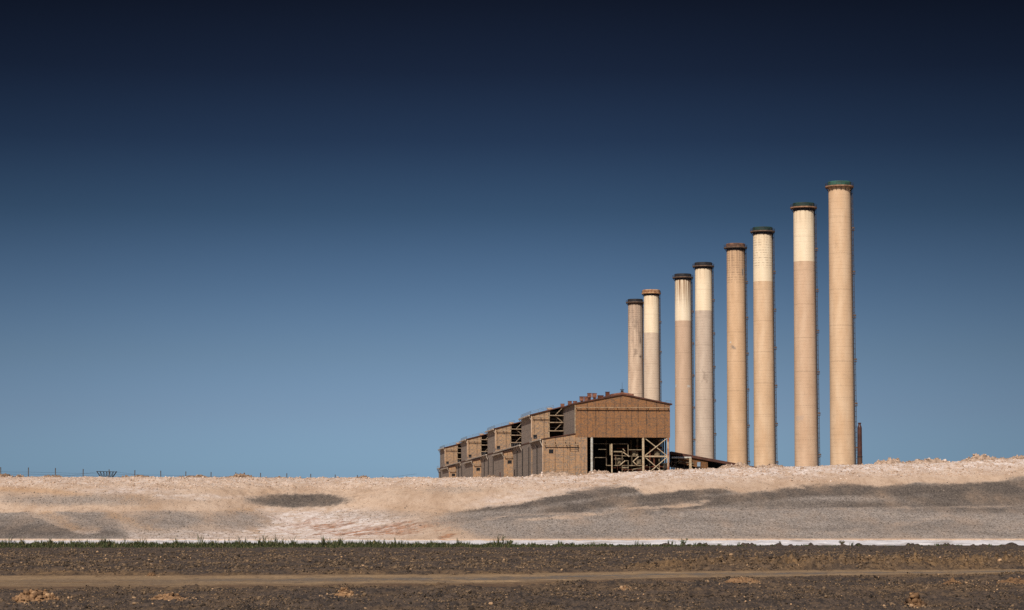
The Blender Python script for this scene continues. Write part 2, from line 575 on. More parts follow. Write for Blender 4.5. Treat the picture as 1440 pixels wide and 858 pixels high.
def bank_masks(X, Y):
    """Where gravel, dark gravel with painted slope shade, white clay, ochre and rust coloured earth lie on the bank."""
    Z = bank_h(X, Y, False)
    px, py = proj(X, Y, Z)
    n1 = fbm(X / 6.0, Y / 3.5, 4, 41)
    n2 = fbm(X / 1.2, Y / 1.2, 4, 42, 0.6)
    qx = px + 9 * n1 + 4 * n2
    qy = py + 1.8 * n1 + 1.0 * n2
    # gravel upper boundary on the right part of the bank
    bnd = np.interp(qx, [560, 600, 700, 745, 800, 870, 886, 905, 960, 1005, 1020, 1040, 1090, 1135, 1190, 1235, 1290, 1340, 1440, 1600],
                    [735, 724, 711, 704, 692, 683, 684, 694, 690, 686, 687, 692, 689, 682, 679, 684, 677, 681, 671, 665])
    right = sstep(qx, 540, 690)
    g = sstep(qy, bnd - 4, bnd + 5) * right
    g = g * (1 - ell(qx, qy, 560, 752, 105, 14, 0.35) * 0.9)
    # left part: gravel aprons under the bench
    gl = sstep(qy, 717, 722) * (1 - sstep(qx, 120 + (py - 720) * 1.2, 185 + (py - 720) * 1.2)) * (1 - 0.75 * polyd(qx, qy, [(60, 722), (120, 745)], 8, 22))
    gl = np.maximum(gl, ell(qx, qy, 238, 732, 60, 14, 0.6) * 0.85)
    gl = np.maximum(gl, ell(qx, qy, 128, 732, 42, 14, 0.7) * 0.8)
    gl = np.maximum(gl, ell(qx, qy, 335, 732, 45, 15, 0.7) * 0.8)
    gl = np.maximum(gl, ell(qx, qy, 110, 703, 120, 9, 0.8) * 0.75)
    gl = np.maximum(gl, sstep(qy, 715, 726) * (1 - sstep(qx, 250, 410)) * 0.5)
    gl = np.maximum(gl, ell(qx, qy, 120, 702, 190, 11, 0.9) * 0.4)
    gl = np.maximum(gl, ell(qx, qy, 530, 725, 80, 9, 0.8) * 0.42)
    gl = np.maximum(gl, ell(qx, qy, 640, 689, 45, 5, 0.6) * 0.45)
    grav = np.clip(np.maximum(g, gl), 0, 1)
    # darker gravel, with the shade of the upper slope painted in
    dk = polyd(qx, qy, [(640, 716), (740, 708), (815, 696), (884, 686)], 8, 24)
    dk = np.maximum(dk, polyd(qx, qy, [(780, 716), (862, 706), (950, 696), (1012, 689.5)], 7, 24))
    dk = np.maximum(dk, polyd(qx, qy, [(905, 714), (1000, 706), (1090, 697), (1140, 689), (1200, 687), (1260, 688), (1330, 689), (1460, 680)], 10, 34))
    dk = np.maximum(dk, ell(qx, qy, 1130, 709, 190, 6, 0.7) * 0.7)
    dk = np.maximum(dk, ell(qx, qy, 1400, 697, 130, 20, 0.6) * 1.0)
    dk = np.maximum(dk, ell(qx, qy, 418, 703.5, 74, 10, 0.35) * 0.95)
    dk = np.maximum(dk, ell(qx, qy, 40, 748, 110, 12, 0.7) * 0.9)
    grav = np.maximum(grav, ell(qx, qy, 418, 703.5, 74, 10, 0.35) * 0.95)
    # pale seams through the gravel
    seam = polyd(qx, qy, [(735, 733), (850, 722), (995, 706)], 3, 13) * 0.6
    seam = np.maximum(seam, polyd(qx, qy, [(640, 737), (720, 724), (1000, 717)], 1, 8) * 0.4)
    seam = np.maximum(seam, polyd(qx, qy, [(1000, 717), (1440, 713)], 1, 8) * 0.3)
    seam = np.maximum(seam, polyd(px, qy, [(0, 714.5), (150, 714.5), (330, 717)], 2, 7) * 0.7)
    seam = np.maximum(seam, polyd(qx, qy, [(1160, 752), (1240, 742), (1330, 727)], 3, 16) * 0.35)
    seam = np.maximum(seam, ell(qx, qy, 900, 756, 500, 3, 0.8) * 0.35)
    seam = seam * (0.4 + 0.7 * sstep(fbm(X / 5.0, Y / 3.0, 3, 44), -0.5, 0.4))
    grav = grav * (1 - seam)
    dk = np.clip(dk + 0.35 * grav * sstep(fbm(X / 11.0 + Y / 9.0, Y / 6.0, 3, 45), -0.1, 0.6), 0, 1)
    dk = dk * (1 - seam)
    # white clay
    wc = ell(qx, qy, 450, 739, 115, 21, 0.5) * 1.25
    wc = np.maximum(wc, ell(qx, qy, 240, 754, 210, 7, 0.6) * 0.8)
    wc = np.maximum(wc, ell(qx, qy, 185, 690, 70, 6, 0.6) * 0.6)
    wc = np.maximum(wc, ell(qx, qy, 270, 699, 60, 4, 0.6) * 0.6)
    wc = np.maximum(wc, polyd(qx, qy, [(690, 706), (780, 692), (900, 672), (1440, 655)], 8, 40) * 0.4)
    crest = np.interp(px, CREST_X, CREST_Y)
    wc = np.maximum(wc, (1 - sstep(py - crest, 5, 17)) * (0.45 + 0.45 * sstep(px, 600, 1000)))
    wc = np.clip(wc * (0.75 + 0.7 * n2), 0, 1)
    # ochre
    oc = ell(qx, qy, 190, 701, 28, 5, 0.8) * 0.6
    for pts in ([(325, 722), (358, 745)], [(348, 718), (372, 736)], [(65, 722), (105, 742)], [(150, 722), (215, 744)]):
        oc = np.maximum(oc, polyd(qx, qy, pts, 3, 14) * 0.5)
    oc = np.maximum(oc, polyd(px, py, [(0, 687), (60, 690), (120, 697)], 3, 16) * 0.4)
    # rust coloured washouts
    rs = np.zeros_like(px)
    rr = np.random.default_rng(5)
    for k in range(44):
        x0 = rr.uniform(440, 575)
        y0 = 737 + (x0 - 450) * 0.02 + rr.uniform(0, 16)
        L = rr.uniform(25, 75)
        rs = np.maximum(rs, polyd(px + 3 * n2, py + 1.2 * n2, [(x0, y0), (x0 + L * 0.6, y0 - L * 0.07), (x0 + L, y0 - L * 0.16)], 0.1, 2.6) * rr.uniform(0.3, 1.0))
    for k in range(8):
        x0 = rr.uniform(395, 470)
        y0 = rr.uniform(738, 748)
        rs = np.maximum(rs, polyd(px + 3 * n2, py + n2, [(x0, y0), (x0 + 20, y0 - 3)], 0.5, 4) * 0.45)
    rs = np.maximum(rs, polyd(qx, qy, [(620, 757), (640, 752)], 1, 6) * 0.7)
    for k in range(16):
        x0 = rr.uniform(380, 520)
        y0 = rr.uniform(724, 745)
        L = rr.uniform(12, 34) * (1 if x0 < 440 else -1)
        rs = np.maximum(rs, polyd(px + 4 * n2, py + n2, [(x0, y0), (x0 + L, y0 + abs(L) * 0.35)], 0.3, 2.2) * rr.uniform(0.3, 0.6))
    inside = sstep(Y, YT - 0.2, YT + 0.5)
    return grav * inside, np.clip(dk, 0, 1) * inside, wc, np.clip(oc, 0, 1), np.clip(rs, 0, 1)


# ------------------------------------------------------------------ ground materials
def mat_field():
    t = NT(bpy.data.materials.new('dark churned soil'))
    v = t.coord('Object', (1, 0.35, 1))
    a = t.attr('tan')
    n1 = t.noise(v, 0.6, 6, 0.7)
    n2 = t.noise(t.coord('Object', (1, 0.2, 1)), 13.0, 3, 0.75)
    n3 = t.noise(t.coord('Object', (1, 0.16, 1)), 3.6, 6, 0.85)
    soil = t.mix(t.ramp(n1, 0.35, 0.7), srgb(61, 51, 43), srgb(88, 72, 57))
    soil = t.mix(t.math('MULTIPLY', t.ramp(n3, 0.47, 0.62), 0.7), soil, srgb(108, 88, 70))
    soil = t.mix(t.math('MULTIPLY', t.ramp(n3, 0.5, 0.36), 0.7), soil, srgb(38, 32, 27))
    soil = t.mix(t.math('MULTIPLY', t.ramp(n2, 0.55, 0.66), 0.6), soil, srgb(126, 100, 74))
    soil = t.mix(t.math('MULTIPLY', t.ramp(n2, 0.44, 0.34), 0.6), soil, srgb(34, 29, 26))
    tan = t.mix(t.ramp(n3, 0.35, 0.62), srgb(66, 50, 36), srgb(136, 106, 72))
    t.color(t.mix(a, soil, tan))
    t.bump(n2, 0.6, 0.04)
    return t.m


def mat_track():
    t = NT(bpy.data.materials.new('tan dirt track'))
    n1 = t.noise(t.coord('Object', (0.16, 1.0, 1)), 0.8, 6, 0.75)
    n2 = t.noise(t.coord('Object', (1, 0.25, 1)), 7.0, 4, 0.8)
    n4 = t.noise(t.coord('Object', (0.5, 0.25, 1)), 1.6, 5, 0.7)
    c = t.mix(t.ramp(n1, 0.3, 0.7), srgb(150, 121, 86), srgb(118, 92, 64))
    c = t.mix(t.math('MULTIPLY', t.attr('brown'), t.ramp(n4, 0.3, 0.55)), c, srgb(98, 74, 52))
    c = t.mix(t.math('MULTIPLY', t.attr('grey'), t.ramp(n4, 0.66, 0.42)), c, srgb(104, 94, 84))
    c = t.mix(t.math('MULTIPLY', t.attr('bright'), t.math('MULTIPLY', t.ramp(n1, 0.36, 0.62), t.ramp(n4, 0.35, 0.6))), c, srgb(176, 143, 104))
    c = t.mix(t.math('MULTIPLY', t.ramp(n2, 0.52, 0.66), 0.55), c, srgb(78, 62, 48))
    c = t.mix(t.math('MULTIPLY', t.ramp(n2, 0.44, 0.34), 0.4), c, srgb(172, 142, 106))
    t.color(c)
    t.bump(n2, 0.5, 0.04)
    return t.m


def mat_bank():
    t = NT(bpy.data.materials.new('clay and gravel bank'))
    v = t.coord('Object', (1, 0.3, 1))
    n1 = t.noise(v, 0.35, 6, 0.65)
    n2 = t.noise(v, 2.6, 5, 0.75)
    n3 = t.noise(v, 7.0, 3, 0.7)
    base = t.mix(t.ramp(n1, 0.35, 0.68), srgb(204, 175, 148), srgb(180, 149, 121))
    base = t.mix(t.math('MULTIPLY', t.ramp(n2, 0.5, 0.68), 0.55), base, srgb(156, 124, 98))
    base = t.mix(t.math('MULTIPLY', t.ramp(n3, 0.52, 0.7), 0.35), base, srgb(140, 112, 90))
    white = t.mix(t.ramp(n2, 0.35, 0.65), srgb(230, 213, 199), srgb(204, 179, 160))
    base = t.mix(t.attr('white'), base, white)
    base = t.mix(t.attr('ochre'), base, t.mix(t.ramp(n2, 0.3, 0.7), srgb(196, 150, 100), srgb(170, 126, 84)))
    base = t.mix(t.attr('rust'), base, t.mix(t.ramp(n2, 0.35, 0.65), srgb(184, 122, 78), srgb(112, 72, 48)))
    vo = t.n('ShaderNodeTexVoronoi')
    vo.inputs['Scale'].default_value = 11.0
    t.link(v, vo.inputs['Vector'])
    sx = t.sep(vo.outputs['Color'])[0]
    gr = t.mix(sx, srgb(122, 110, 100), srgb(166, 151, 137))
    gr = t.mix(t.math('MULTIPLY', t.ramp(n3, 0.55, 0.72), 0.7), gr, srgb(192, 174, 158))
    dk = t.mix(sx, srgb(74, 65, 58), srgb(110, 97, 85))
    gr = t.mix(t.attr('ash_shade'), gr, dk)
    # gravel thins out to scattered stones at its edges
    g = t.attr('gravel')
    n5 = t.noise(t.coord('Object', (1, 0.3, 1)), 9.0, 2, 0.6)
    thr = t.math('ADD', t.math('ADD', t.math('MULTIPLY', t.math('SUBTRACT', n2, 0.5), 0.4), t.math('MULTIPLY', t.math('SUBTRACT', n5, 0.5), 0.8)), g)
    gm = t.ramp(thr, 0.08, 0.95)
    gm = t.math('MULTIPLY', gm, t.ramp(g, 0.0, 0.3))
    gm = t.math('MULTIPLY', gm, t.math('SUBTRACT', 1.0, t.math('MULTIPLY', t.ramp(n1, 0.42, 0.75), 0.4)))
    t.color(t.mix(gm, base, gr))
    h = t.math('ADD', n2, t.math('MULTIPLY', n3, 0.6))
    t.bump(h, 0.55, 0.12)
    return t.m


def mat_tone(name, dark, mid, pale, scale=5.0):
    """stones and clods: colour picked per stone."""
    t = NT(bpy.data.materials.new(name))
    a = t.attr('tone')
    n = t.noise(t.coord('Object'), scale, 3, 0.7)
    c = t.mix(t.ramp(a, 0.0, 0.6), dark, mid)
    c = t.mix(t.ramp(a, 0.7, 1.0), c, pale)
    c = t.mix(t.math('MULTIPLY', t.ramp(n, 0.45, 0.7), 0.45), c, dark)
    t.color(c)
    return t.m


# ------------------------------------------------------------------ setting: field, track, bank
def build_field():
    srow = np.concatenate([np.linspace(-1.6, -0.26, 14)[:-1], np.linspace(-0.26, 0.26, 900), np.linspace(0.26, 1.6, 14)[1:]])
    yrow = np.concatenate([np.linspace(-60, 40, 12)[:-1], np.exp(np.linspace(math.log(40), math.log(198.4), 560))])
    Y = np.repeat(yrow[:, None], len(srow), 1)
    X = srow[None, :] * np.maximum(Y, 40.0)
    # far wings: push the outer columns out so that the sheet covers all the ground seen
    X[:, 0] = -1500
    X[:, -1] = 1500
    Z = field_h(X, Y)
    Z[:, :5] = 0
    Z[:, -5:] = 0
    tan = 0.85 * ridge_mask(X, Y) + 0.75 * halo_mask(X, Y)
    px, py = proj(X, Y, Z)
    band = np.exp(-((py - 792) / 9) ** 2)
    n = fbm(X / 2.0, Y / 5.0, 4, 51, 0.6)
    tan = tan + sstep(n, 0.1, 0.7) * (0.35 + 0.3 * band)
    n2 = fbm(X / 5.0, Y / 12.0, 3, 52)
    tan = tan + 0.5 * np.exp(-((py - 827) / 7) ** 2) * sstep(px, 650, 760) * sstep(n2, -0.1, 0.5)
    tan = tan * (1 - 0.7 * sstep(Y, 150, 172))
    V = np.stack([X, Y, Z], -1).reshape(-1, 3)
    o = np_mesh('field', V, grid_faces(*X.shape), mat_field(), {'tan': np.clip(tan, 0, 1)}, True)
    tag(o, kind='structure')


def build_track():
    xs = np.linspace(-70, 90, 1300)
    fr = np.linspace(-0.2, 1.2, 76)
    X = np.repeat(xs[None, :], len(fr), 0)
    n, f = track_edges(X)
    Y = n + (f - n) * fr[:, None]
    edge = sstep(np.abs(fr[:, None] - 0.5) + 0 * X, 0.46, 0.62)
    rut = np.exp(-((fr[:, None] - 0.33) / 0.07) ** 2) + np.exp(-((fr[:, None] - 0.66) / 0.07) ** 2)
    Z = -0.028 + 0.02 * fbm(X / 3, Y / 1.0, 4, 61) + 0.012 * fbm(X / 0.4, Y / 0.5, 3, 62) - 0.02 * rut - 0.09 * edge
    mid = np.exp(-((fr[:, None] - 0.5 + 0.08 * fbm(X / 9, X * 0, 2, 63)) / 0.08) ** 2) * sstep(fbm(X / 5, Y / 2, 3, 64), -0.3, 0.3)
    fq = fr[:, None] + 0.09 * fbm(X / 6, X * 0 + 4, 3, 65) + 0.04 * fbm(X / 1.2, Y / 3, 3, 66)
    on = sstep(X, -13, -5)
    gr_ = np.clip(np.exp(-((fq - 0.55) / 0.14) ** 2) * (0.25 + 0.75 * on) + 0.2 * rut, 0, 1)
    br_ = np.clip(np.exp(-((fq - 0.34) / 0.06) ** 2) * on + np.exp(-((fq - 0.78) / 0.09) ** 2), 0, 1)
    bw_ = np.clip((1 - sstep(fq, 0.1, 0.3)) + sstep(fq, 0.88, 1.0), 0, 1)
    V = np.stack([X, Y, Z], -1).reshape(-1, 3)
    o = np_mesh('track', V, grid_faces(*X.shape), mat_track(), {'grey': gr_, 'bright': br_, 'brown': bw_}, True)
    tag(o, kind='structure')


def build_bank():
    xs = np.concatenate([np.linspace(-1500, -72, 16)[:-1], np.linspace(-72, 72, 1050), np.linspace(72, 1500, 16)[1:]])
    ys = np.concatenate([np.arange(197.9, YC + 6, 0.16), np.linspace(YC + 6.2, 262, 60), np.geomspace(264, 7000, 50)])
    X, Y = np.meshgrid(xs, ys)
    Z = bank_h(X, Y)
    Z = np.where(Y < YT, -0.3 + 0.8 * np.clip((Y - 197.9) / (YT - 197.9), 0, 1), Z)
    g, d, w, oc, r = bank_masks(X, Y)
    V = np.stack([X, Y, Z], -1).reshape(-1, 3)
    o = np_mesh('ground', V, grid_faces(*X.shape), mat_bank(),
                {'gravel': g, 'ash_shade': d, 'white': w, 'ochre': oc, 'rust': r}, True)
    tag(o, kind='structure')


def build_stones():
    # pebbles lying on the gravelled parts of the bank
    n = 60000
    X = RNG.uniform(-52, 52, n)
    Y = RNG.uniform(YT + 0.6, YC + 0.5, n)
    Y = YT + (Y - YT) * (YC + bowl(X) - YT) / (YC - YT)
    g, d, w, oc, r = bank_masks(X, Y)
    keep = RNG.uniform(0, 1, n) < (0.04 + 0.75 * g + 0.08 * w)
    X, Y, g, d = X[keep], Y[keep], g[keep], d[keep]
    S = np.clip(RNG.lognormal(math.log(0.036), 0.35, len(X)), 0.018, 0.085)
    Z = bank_h(X, Y) + S * 0.2
    V, Fc = rocks(np.stack([X, Y, Z], -1), S)
    tone = np.clip(RNG.uniform(0, 1, len(X)) - 0.35 * d * g, 0, 1) * np.where(g > 0.4, 0.8, 1.0)
    o = np_mesh('gravel', V, Fc, mat_tone('bank pebbles', srgb(104, 93, 84), srgb(150, 135, 121), srgb(206, 184, 164)), {'tone': np.repeat(tone, 12)})
    tag(o, 'loose grey and tan stones strewn over the pale bank', 'gravel', kind='stuff')
    # lumps of pale clay along the bank top
    n = 12000
    px = RNG.uniform(-20, 1460, n)
    Y = RNG.uniform(YC - 6.5, YC + 4, n)
    Y = Y + bowl((px - CX) / F * Y)
    X = (px - CX) / F * Y
    S = np.clip(RNG.lognormal(math.log(0.05), 0.42, n), 0.02, 0.16)
    Z = bank_h(X, Y) + S * 0.15
    V, Fc = rocks(np.stack([X, Y, Z], -1), S)
    tone = RNG.uniform(0.1, 1, n)
    o = np_mesh('rubble', V, Fc, mat_tone('clay lumps', srgb(158, 130, 107), srgb(200, 172, 148), srgb(226, 205, 187)), {'tone': np.repeat(tone, 12)})
    tag(o, 'pale clay lumps and rubble strewn along the top of the bank', 'rubble', kind='stuff')


def build_clods():
    n = 170000
    py = RNG.uniform(769.5, 868, n)
    px = RNG.uniform(-70, 1510, n)
    Y = 1.8 * F / (py - 735)
    X = (px - CX) / F * Y
    tm = track_mask(X, Y)
    rm = ridge_mask(X, Y)
    sm = sstep(Y, 150, 172)
    patch = sstep(fbm(X / 2.2, Y / 9, 4, 71, 0.6), -0.15, 0.35)
    p = (0.12 + 0.88 * patch) * (1 - 0.95 * tm * tm) * (1 - 0.75 * sm) + 0.8 * rm
    k = RNG.uniform(0, 1, n) < p
    X, Y, rm, tm = X[k], Y[k], rm[k], tm[k]
    m = len(X)
    med = 0.013 + 0.00019 * (Y - 45)
    far = sstep(Y, 82, 100) * (1 - sstep(Y, 145, 165))
    S = np.clip(np.exp(RNG.normal(0, 0.45, m)) * med * (1 + 0.45 * far), 0.008, 0.06 + 0.03 * far) * (1 - 0.4 * tm) * (1 + 0.35 * rm)
    Z = field_h(X, Y) + S * 0.25
    tone0 = RNG.beta(1.2, 2.2, m)
    V, Fc = rocks(np.stack([X, Y, Z], -1), S, 0.8)
    tone = tone0 + (0.35 * rm + 0.12 * far) * RNG.uniform(0.1, 1, m)
    tone = tone * (0.65 + 0.6 * sstep(fbm(X / 4, Y / 11, 3, 73), -0.4, 0.5))
    pale = RNG.uniform(0, 1, m) < 0.022
    tone = np.where(pale, RNG.uniform(0.75, 1.0, m), np.clip(tone, 0, 0.72))
    tone = np.repeat(tone, 12)
    for (a, b, yb) in ((18, 86, 846), (208, 268, 845), (207, 223, 808.5), (474, 500, 838.5), (870, 888, 830), (1018, 1068, 821), (1270, 1297, 855), (1323, 1352, 822), (1398, 1452, 821.5)):
        k2 = 150
        Ym = 1.8 * F / (yb - 735) + 0.5
        wm = (b - a) / F * Ym
        xx = ((a + b) / 2 - CX) / F * Ym + RNG.normal(0, 0.62, k2) * wm
        yy = Ym + RNG.normal(0, 1.6, k2) * wm
        ss = np.clip(RNG.lognormal(math.log(0.022), 0.45, k2), 0.008, 0.06)
        V2, F2 = rocks(np.stack([xx, yy, field_h(xx, yy) + ss * 0.25], -1), ss, 0.8)
        Fc = np.concatenate([Fc, F2 + len(V)])
        V = np.concatenate([V, V2])
        tone = np.concatenate([tone, np.repeat(RNG.uniform(0.55, 0.95, k2), 12)])
    o = np_mesh('soil_clods', V, Fc, mat_tone('soil clods', srgb(47, 39, 32), srgb(126, 102, 77), srgb(198, 158, 118), 12.0), {'tone': tone})
    tag(o, 'loose clods and stones strewn over the dark ploughed field', 'soil clods', kind='stuff')


def build_liner():
    xs = np.linspace(-60, 60, 1600)
    t = np.linspace(0, 1, 12)
    X, T = np.meshgrid(xs, t)
    w = fbm(X / 2.5, T * 2, 4, 81, 0.65)
    top = 0.44 + 0.05 * fbm(X / 6, X * 0, 3, 82) + 0.03 * fbm(X / 0.8, X * 0, 2, 83)
    Y = 196.3 + 2.0 * T + 0.22 * w
    Z = 0.02 + (top - 0.02) * T ** 0.9 + 0.04 * w * T
    # a sheet with thickness: front surface and a back surface 4 cm behind it
    A = np.stack([X, Y, Z], -1).reshape(-1, 3)
    B = np.stack([X, Y + 0.05, Z - 0.06], -1).reshape(-1, 3)
    fa = grid_faces(*X.shape)
    fb = fa[:, ::-1] + len(A)
    r, c = X.shape
    i = (r - 1) * c + np.arange(c - 1)
    cap = np.stack([i, i + 1, i + 1 + len(A), i + len(A)], -1)
    t_ = NT(bpy.data.materials.new('white sheeting'))
    v = t_.coord('Object')
    nn = t_.noise(t_.coord('Object', (0.35, 1, 2.2)), 1.3, 6, 0.75)
    t_.color(t_.mix(t_.math('MULTIPLY', t_.ramp(nn, 0.48, 0.68), 0.85), srgb(208, 200, 196), srgb(138, 124, 112)))
    t_.b.inputs['Roughness'].default_value = 0.7
    o = np_mesh('liner_sheet', np.concatenate([A, B]), np.concatenate([fa, fb, cap]), t_.m, None, True)
    tag(o, 'long white liner sheet edging the foot of the gravel bank', 'liner')


def build_grass():
    n = 15000
    px = RNG.uniform(-90, 1520, n)
    dens = np.interp(px, [-100, 0, 380, 700, 760, 900, 1000, 1100, 1500], [1, 1, 0.95, 0.7, 0.3, 0.18, 0.1, 0.04, 0.02])
    k = RNG.uniform(0, 1, n) < dens
    px = px[k]
    m = len(px)
    full = np.interp(px, [0, 700, 1000], [1, 0.9, 0.4])
    Y = 195.9 - RNG.beta(1.1, 2.2, m) * (8 + 13 * full)
    X = (px - CX) / F * Y
    pat = 0.42 + 0.95 * sstep(fbm(X / 1.6, Y / 3, 3, 91), -0.5, 0.6)
    Hh = RNG.lognormal(math.log(0.2), 0.42, m) * pat * np.interp(px, [0, 700, 900, 1500], [1.1, 0.95, 0.6, 0.5])
    Hh = np.where(Y < 186, Hh * 0.6, Hh)
    Hh = np.where(RNG.uniform(0, 1, m) < 0.02, Hh * 1.7, Hh)
    nb = 7
    base = np.stack([X, Y, np.zeros(m)], -1)
    VV, FF, TT = [], [], []
    for b in range(nb):
        ang = RNG.uniform(0, 2 * math.pi, m)
        lean = RNG.uniform(0.1, 0.65, m)
        off = RNG.normal(0, 0.09, (m, 2))
        hh = Hh * RNG.uniform(0.55, 1.1, m)
        w = RNG.uniform(0.012, 0.03, m)
        d = np.stack([np.cos(ang), np.sin(ang)], -1)
        s = np.stack([-d[:, 1], d[:, 0]], -1)
        b0 = base.copy()
        b0[:, :2] += off
        p1 = b0.copy(); p1[:, :2] -= s * w[:, None]; p1[:, 2] -= 0.05
        p2 = b0.copy(); p2[:, :2] += s * w[:, None]; p2[:, 2] -= 0.05
        mid = b0.copy(); mid[:, :2] += d * (hh * lean * 0.35)[:, None]; mid[:, 2] += hh * 0.6
        p3 = mid.copy(); p3[:, :2] += s * (w * 1.2)[:, None]
        p4 = mid.copy(); p4[:, :2] -= s * (w * 1.2)[:, None]
        p5 = b0.copy(); p5[:, :2] += d * (hh * lean)[:, None]; p5[:, 2] += hh
        o = len(VV) and sum(len(q) for q in VV)
        st = np.stack([p1, p2, p3, p4, p5], 1).reshape(-1, 3)
        ix = np.arange(m) * 5 + o
        VV.append(st)
        FF.append(np.stack([ix, ix + 1, ix + 2], -1)); FF.append(np.stack([ix, ix + 2, ix + 3], -1)); FF.append(np.stack([ix + 3, ix + 2, ix + 4], -1))
        TT.append(np.repeat(RNG.uniform(0, 1, m), 5))
    t = NT(bpy.data.materials.new('rough green grass'))
    a = t.attr('tone')
    c = t.mix(t.ramp(a, 0.0, 0.8), (0.026, 0.034, 0.011, 1), (0.078, 0.086, 0.032, 1))
    c = t.mix(t.ramp(a, 0.8, 0.97), c, (0.19, 0.15, 0.07, 1))
    t.color(c)
    o = np_mesh('grass', np.concatenate(VV), np.concatenate(FF), t.m, {'tone': np.concatenate(TT)})
    tag(o, 'strip of rough green grass along the edge of the dark field', 'grass', kind='stuff')


def weed(px, ybase_Y, h, wd, label, dry=0.0, group=None):
    """one weed: stem with side leaves, in one mesh per part"""
    p = Vector(((px - CX) / F * ybase_Y, ybase_Y, 0.0))
    r = thing('weed', label, 'weed', p, 0, group)
    st, lf = MB(), MB()
    rr = random.Random(int(px))
    ns = 3 if wd < 0.25 else 9
    for s in range(ns):
        a = rr.uniform(0, 6.28)
        tip = Vector((math.cos(a) * wd * rr.uniform(0.2, 0.9), math.sin(a) * wd * 0.7, h * rr.uniform(0.7, 1.0)))
        st.bar((0, 0, -0.05), tuple(tip * 0.55 + Vector((0, 0, 0.05))), 0.016, 5)
        st.bar(tuple(tip * 0.55 + Vector((0, 0, 0.05))), tuple(tip), 0.012, 5, 0.004)
        for j in range(16):
            q = tip * rr.uniform(0.25, 1.0)
            b = rr.uniform(0, 6.28)
            L = rr.uniform(0.06, 0.15)
            d = Vector((math.cos(b), math.sin(b), rr.uniform(0.1, 0.9))).normalized()
            s_ = d.orthogonal().normalized() * 0.028
            e = q + d * L
            mm = q + d * L * 0.5
            lf.add([tuple(q), tuple(mm + s_), tuple(e), tuple(mm - s_)], [(0, 1, 2, 3)])
    st.build('stem', M['weed_stem'], r)
    lf.build('foliage', M['weed_dry'] if dry else M['weed_leaf'], r)


M['weed_stem'] = mat_simple('weed stem', (0.07, 0.06, 0.03, 1), (0.05, 0.05, 0.02, 1))
M['weed_leaf'] = mat_simple('weed leaf', (0.05, 0.075, 0.02, 1), (0.09, 0.11, 0.03, 1), 6)
M['weed_dry'] = mat_simple('dry weed leaf', (0.16, 0.13, 0.07, 1), (0.09, 0.075, 0.045, 1), 6)


# ------------------------------------------------------------------ heaps
def heap_mesh(w, d, h, seed, lumps=60, lump=0.12, spiky=0.35):
    """an irregular pile: displaced dome plus lumps bedded into its surface"""
    n1, n2 = 56, 30
    u = np.linspace(-1, 1, n1)
    v = np.linspace(-1, 1, n2)
    U, Vv = np.meshgrid(u, v)
    r = np.hypot(U, Vv)
    prof = np.clip(1 - r ** 1.6, 0, 1) ** 0.9
    nz = fbm(U * 2.6, Vv * 2.0, 4, seed, 0.62)
    Z = h * (prof * (0.85 + spiky * 2.0 * nz * 0.7) + 0.10 * fbm(U * 9, Vv * 7, 3, seed + 3, 0.7) * sstep(prof, 0.02, 0.2)) - 0.10 * h * (1 - sstep(prof, 0, 0.08)) - 0.02 * h
    X, Y = U * w, Vv * d
    A = np.stack([X, Y, Z], -1).reshape(-1, 3)
    fq = grid_faces(n2, n1)
    ft = np.concatenate([fq[:, [0, 1, 2]], fq[:, [0, 2, 3]]])
    rg = np.random.default_rng(seed)
    k = rg.integers(0, len(A), lumps)
    k = k[A[k, 2] > 0.03 * h]
    S = np.clip(rg.lognormal(math.log(lump), 0.45, len(k)), lump * 0.4, lump * 2.6)
    B, fb = rocks(A[k] + np.stack([0 * S, 0 * S, S * 0.1], -1), S, 0.85, rg)
    tone = np.concatenate([np.clip(0.45 + 0.5 * fbm(U * 5, Vv * 5, 3, seed + 9), 0, 0.8).ravel(), np.repeat(rg.uniform(0.1, 0.95, len(k)), 12)])
    return np.concatenate([A, B]), np.concatenate([ft, fb + len(A)]), tone


M['earth_tan'] = mat_tone('tan earth', srgb(92, 68, 48), srgb(148, 112, 78), srgb(188, 150, 110), 9.0)
M['earth_brown'] = mat_tone('brown earth', srgb(70, 52, 38), srgb(124, 92, 62), srgb(160, 122, 84), 9.0)
M['spoil_brown'] = mat_tone('brown spoil', srgb(104, 82, 64), srgb(152, 123, 98), srgb(198, 170, 144), 3.0)
M['spoil_pale'] = mat_tone('pale spoil', srgb(132, 108, 88), srgb(184, 156, 132), srgb(226, 204, 186), 3.0)


def earth_mound(px0, px1, ytop, ybase, label, mat, seed, lumps=90):
    Y = 1.8 * F / (ybase - 735) + 0.3
    w = (px1 - px0) / 2 / F * Y
    h = (ybase - ytop) / F * Y
    V, Fc, tone = heap_mesh(w, max(w * 0.8, 0.3), h, seed, lumps, max(0.022, h * 0.16), 0.3)
    o = np_mesh('earth_mound', V, Fc, M[mat], {'tone': tone})
    X = ((px0 + px1) / 2 - CX) / F * Y
    o.location = (X, Y + max(w * 0.8, 0.3) * 0.5, float(field_h(np.array([X]), np.array([Y]))[0]) - 0.01)
    tag(o, label, 'earth mound', 'small heaps of earth on the dark field')


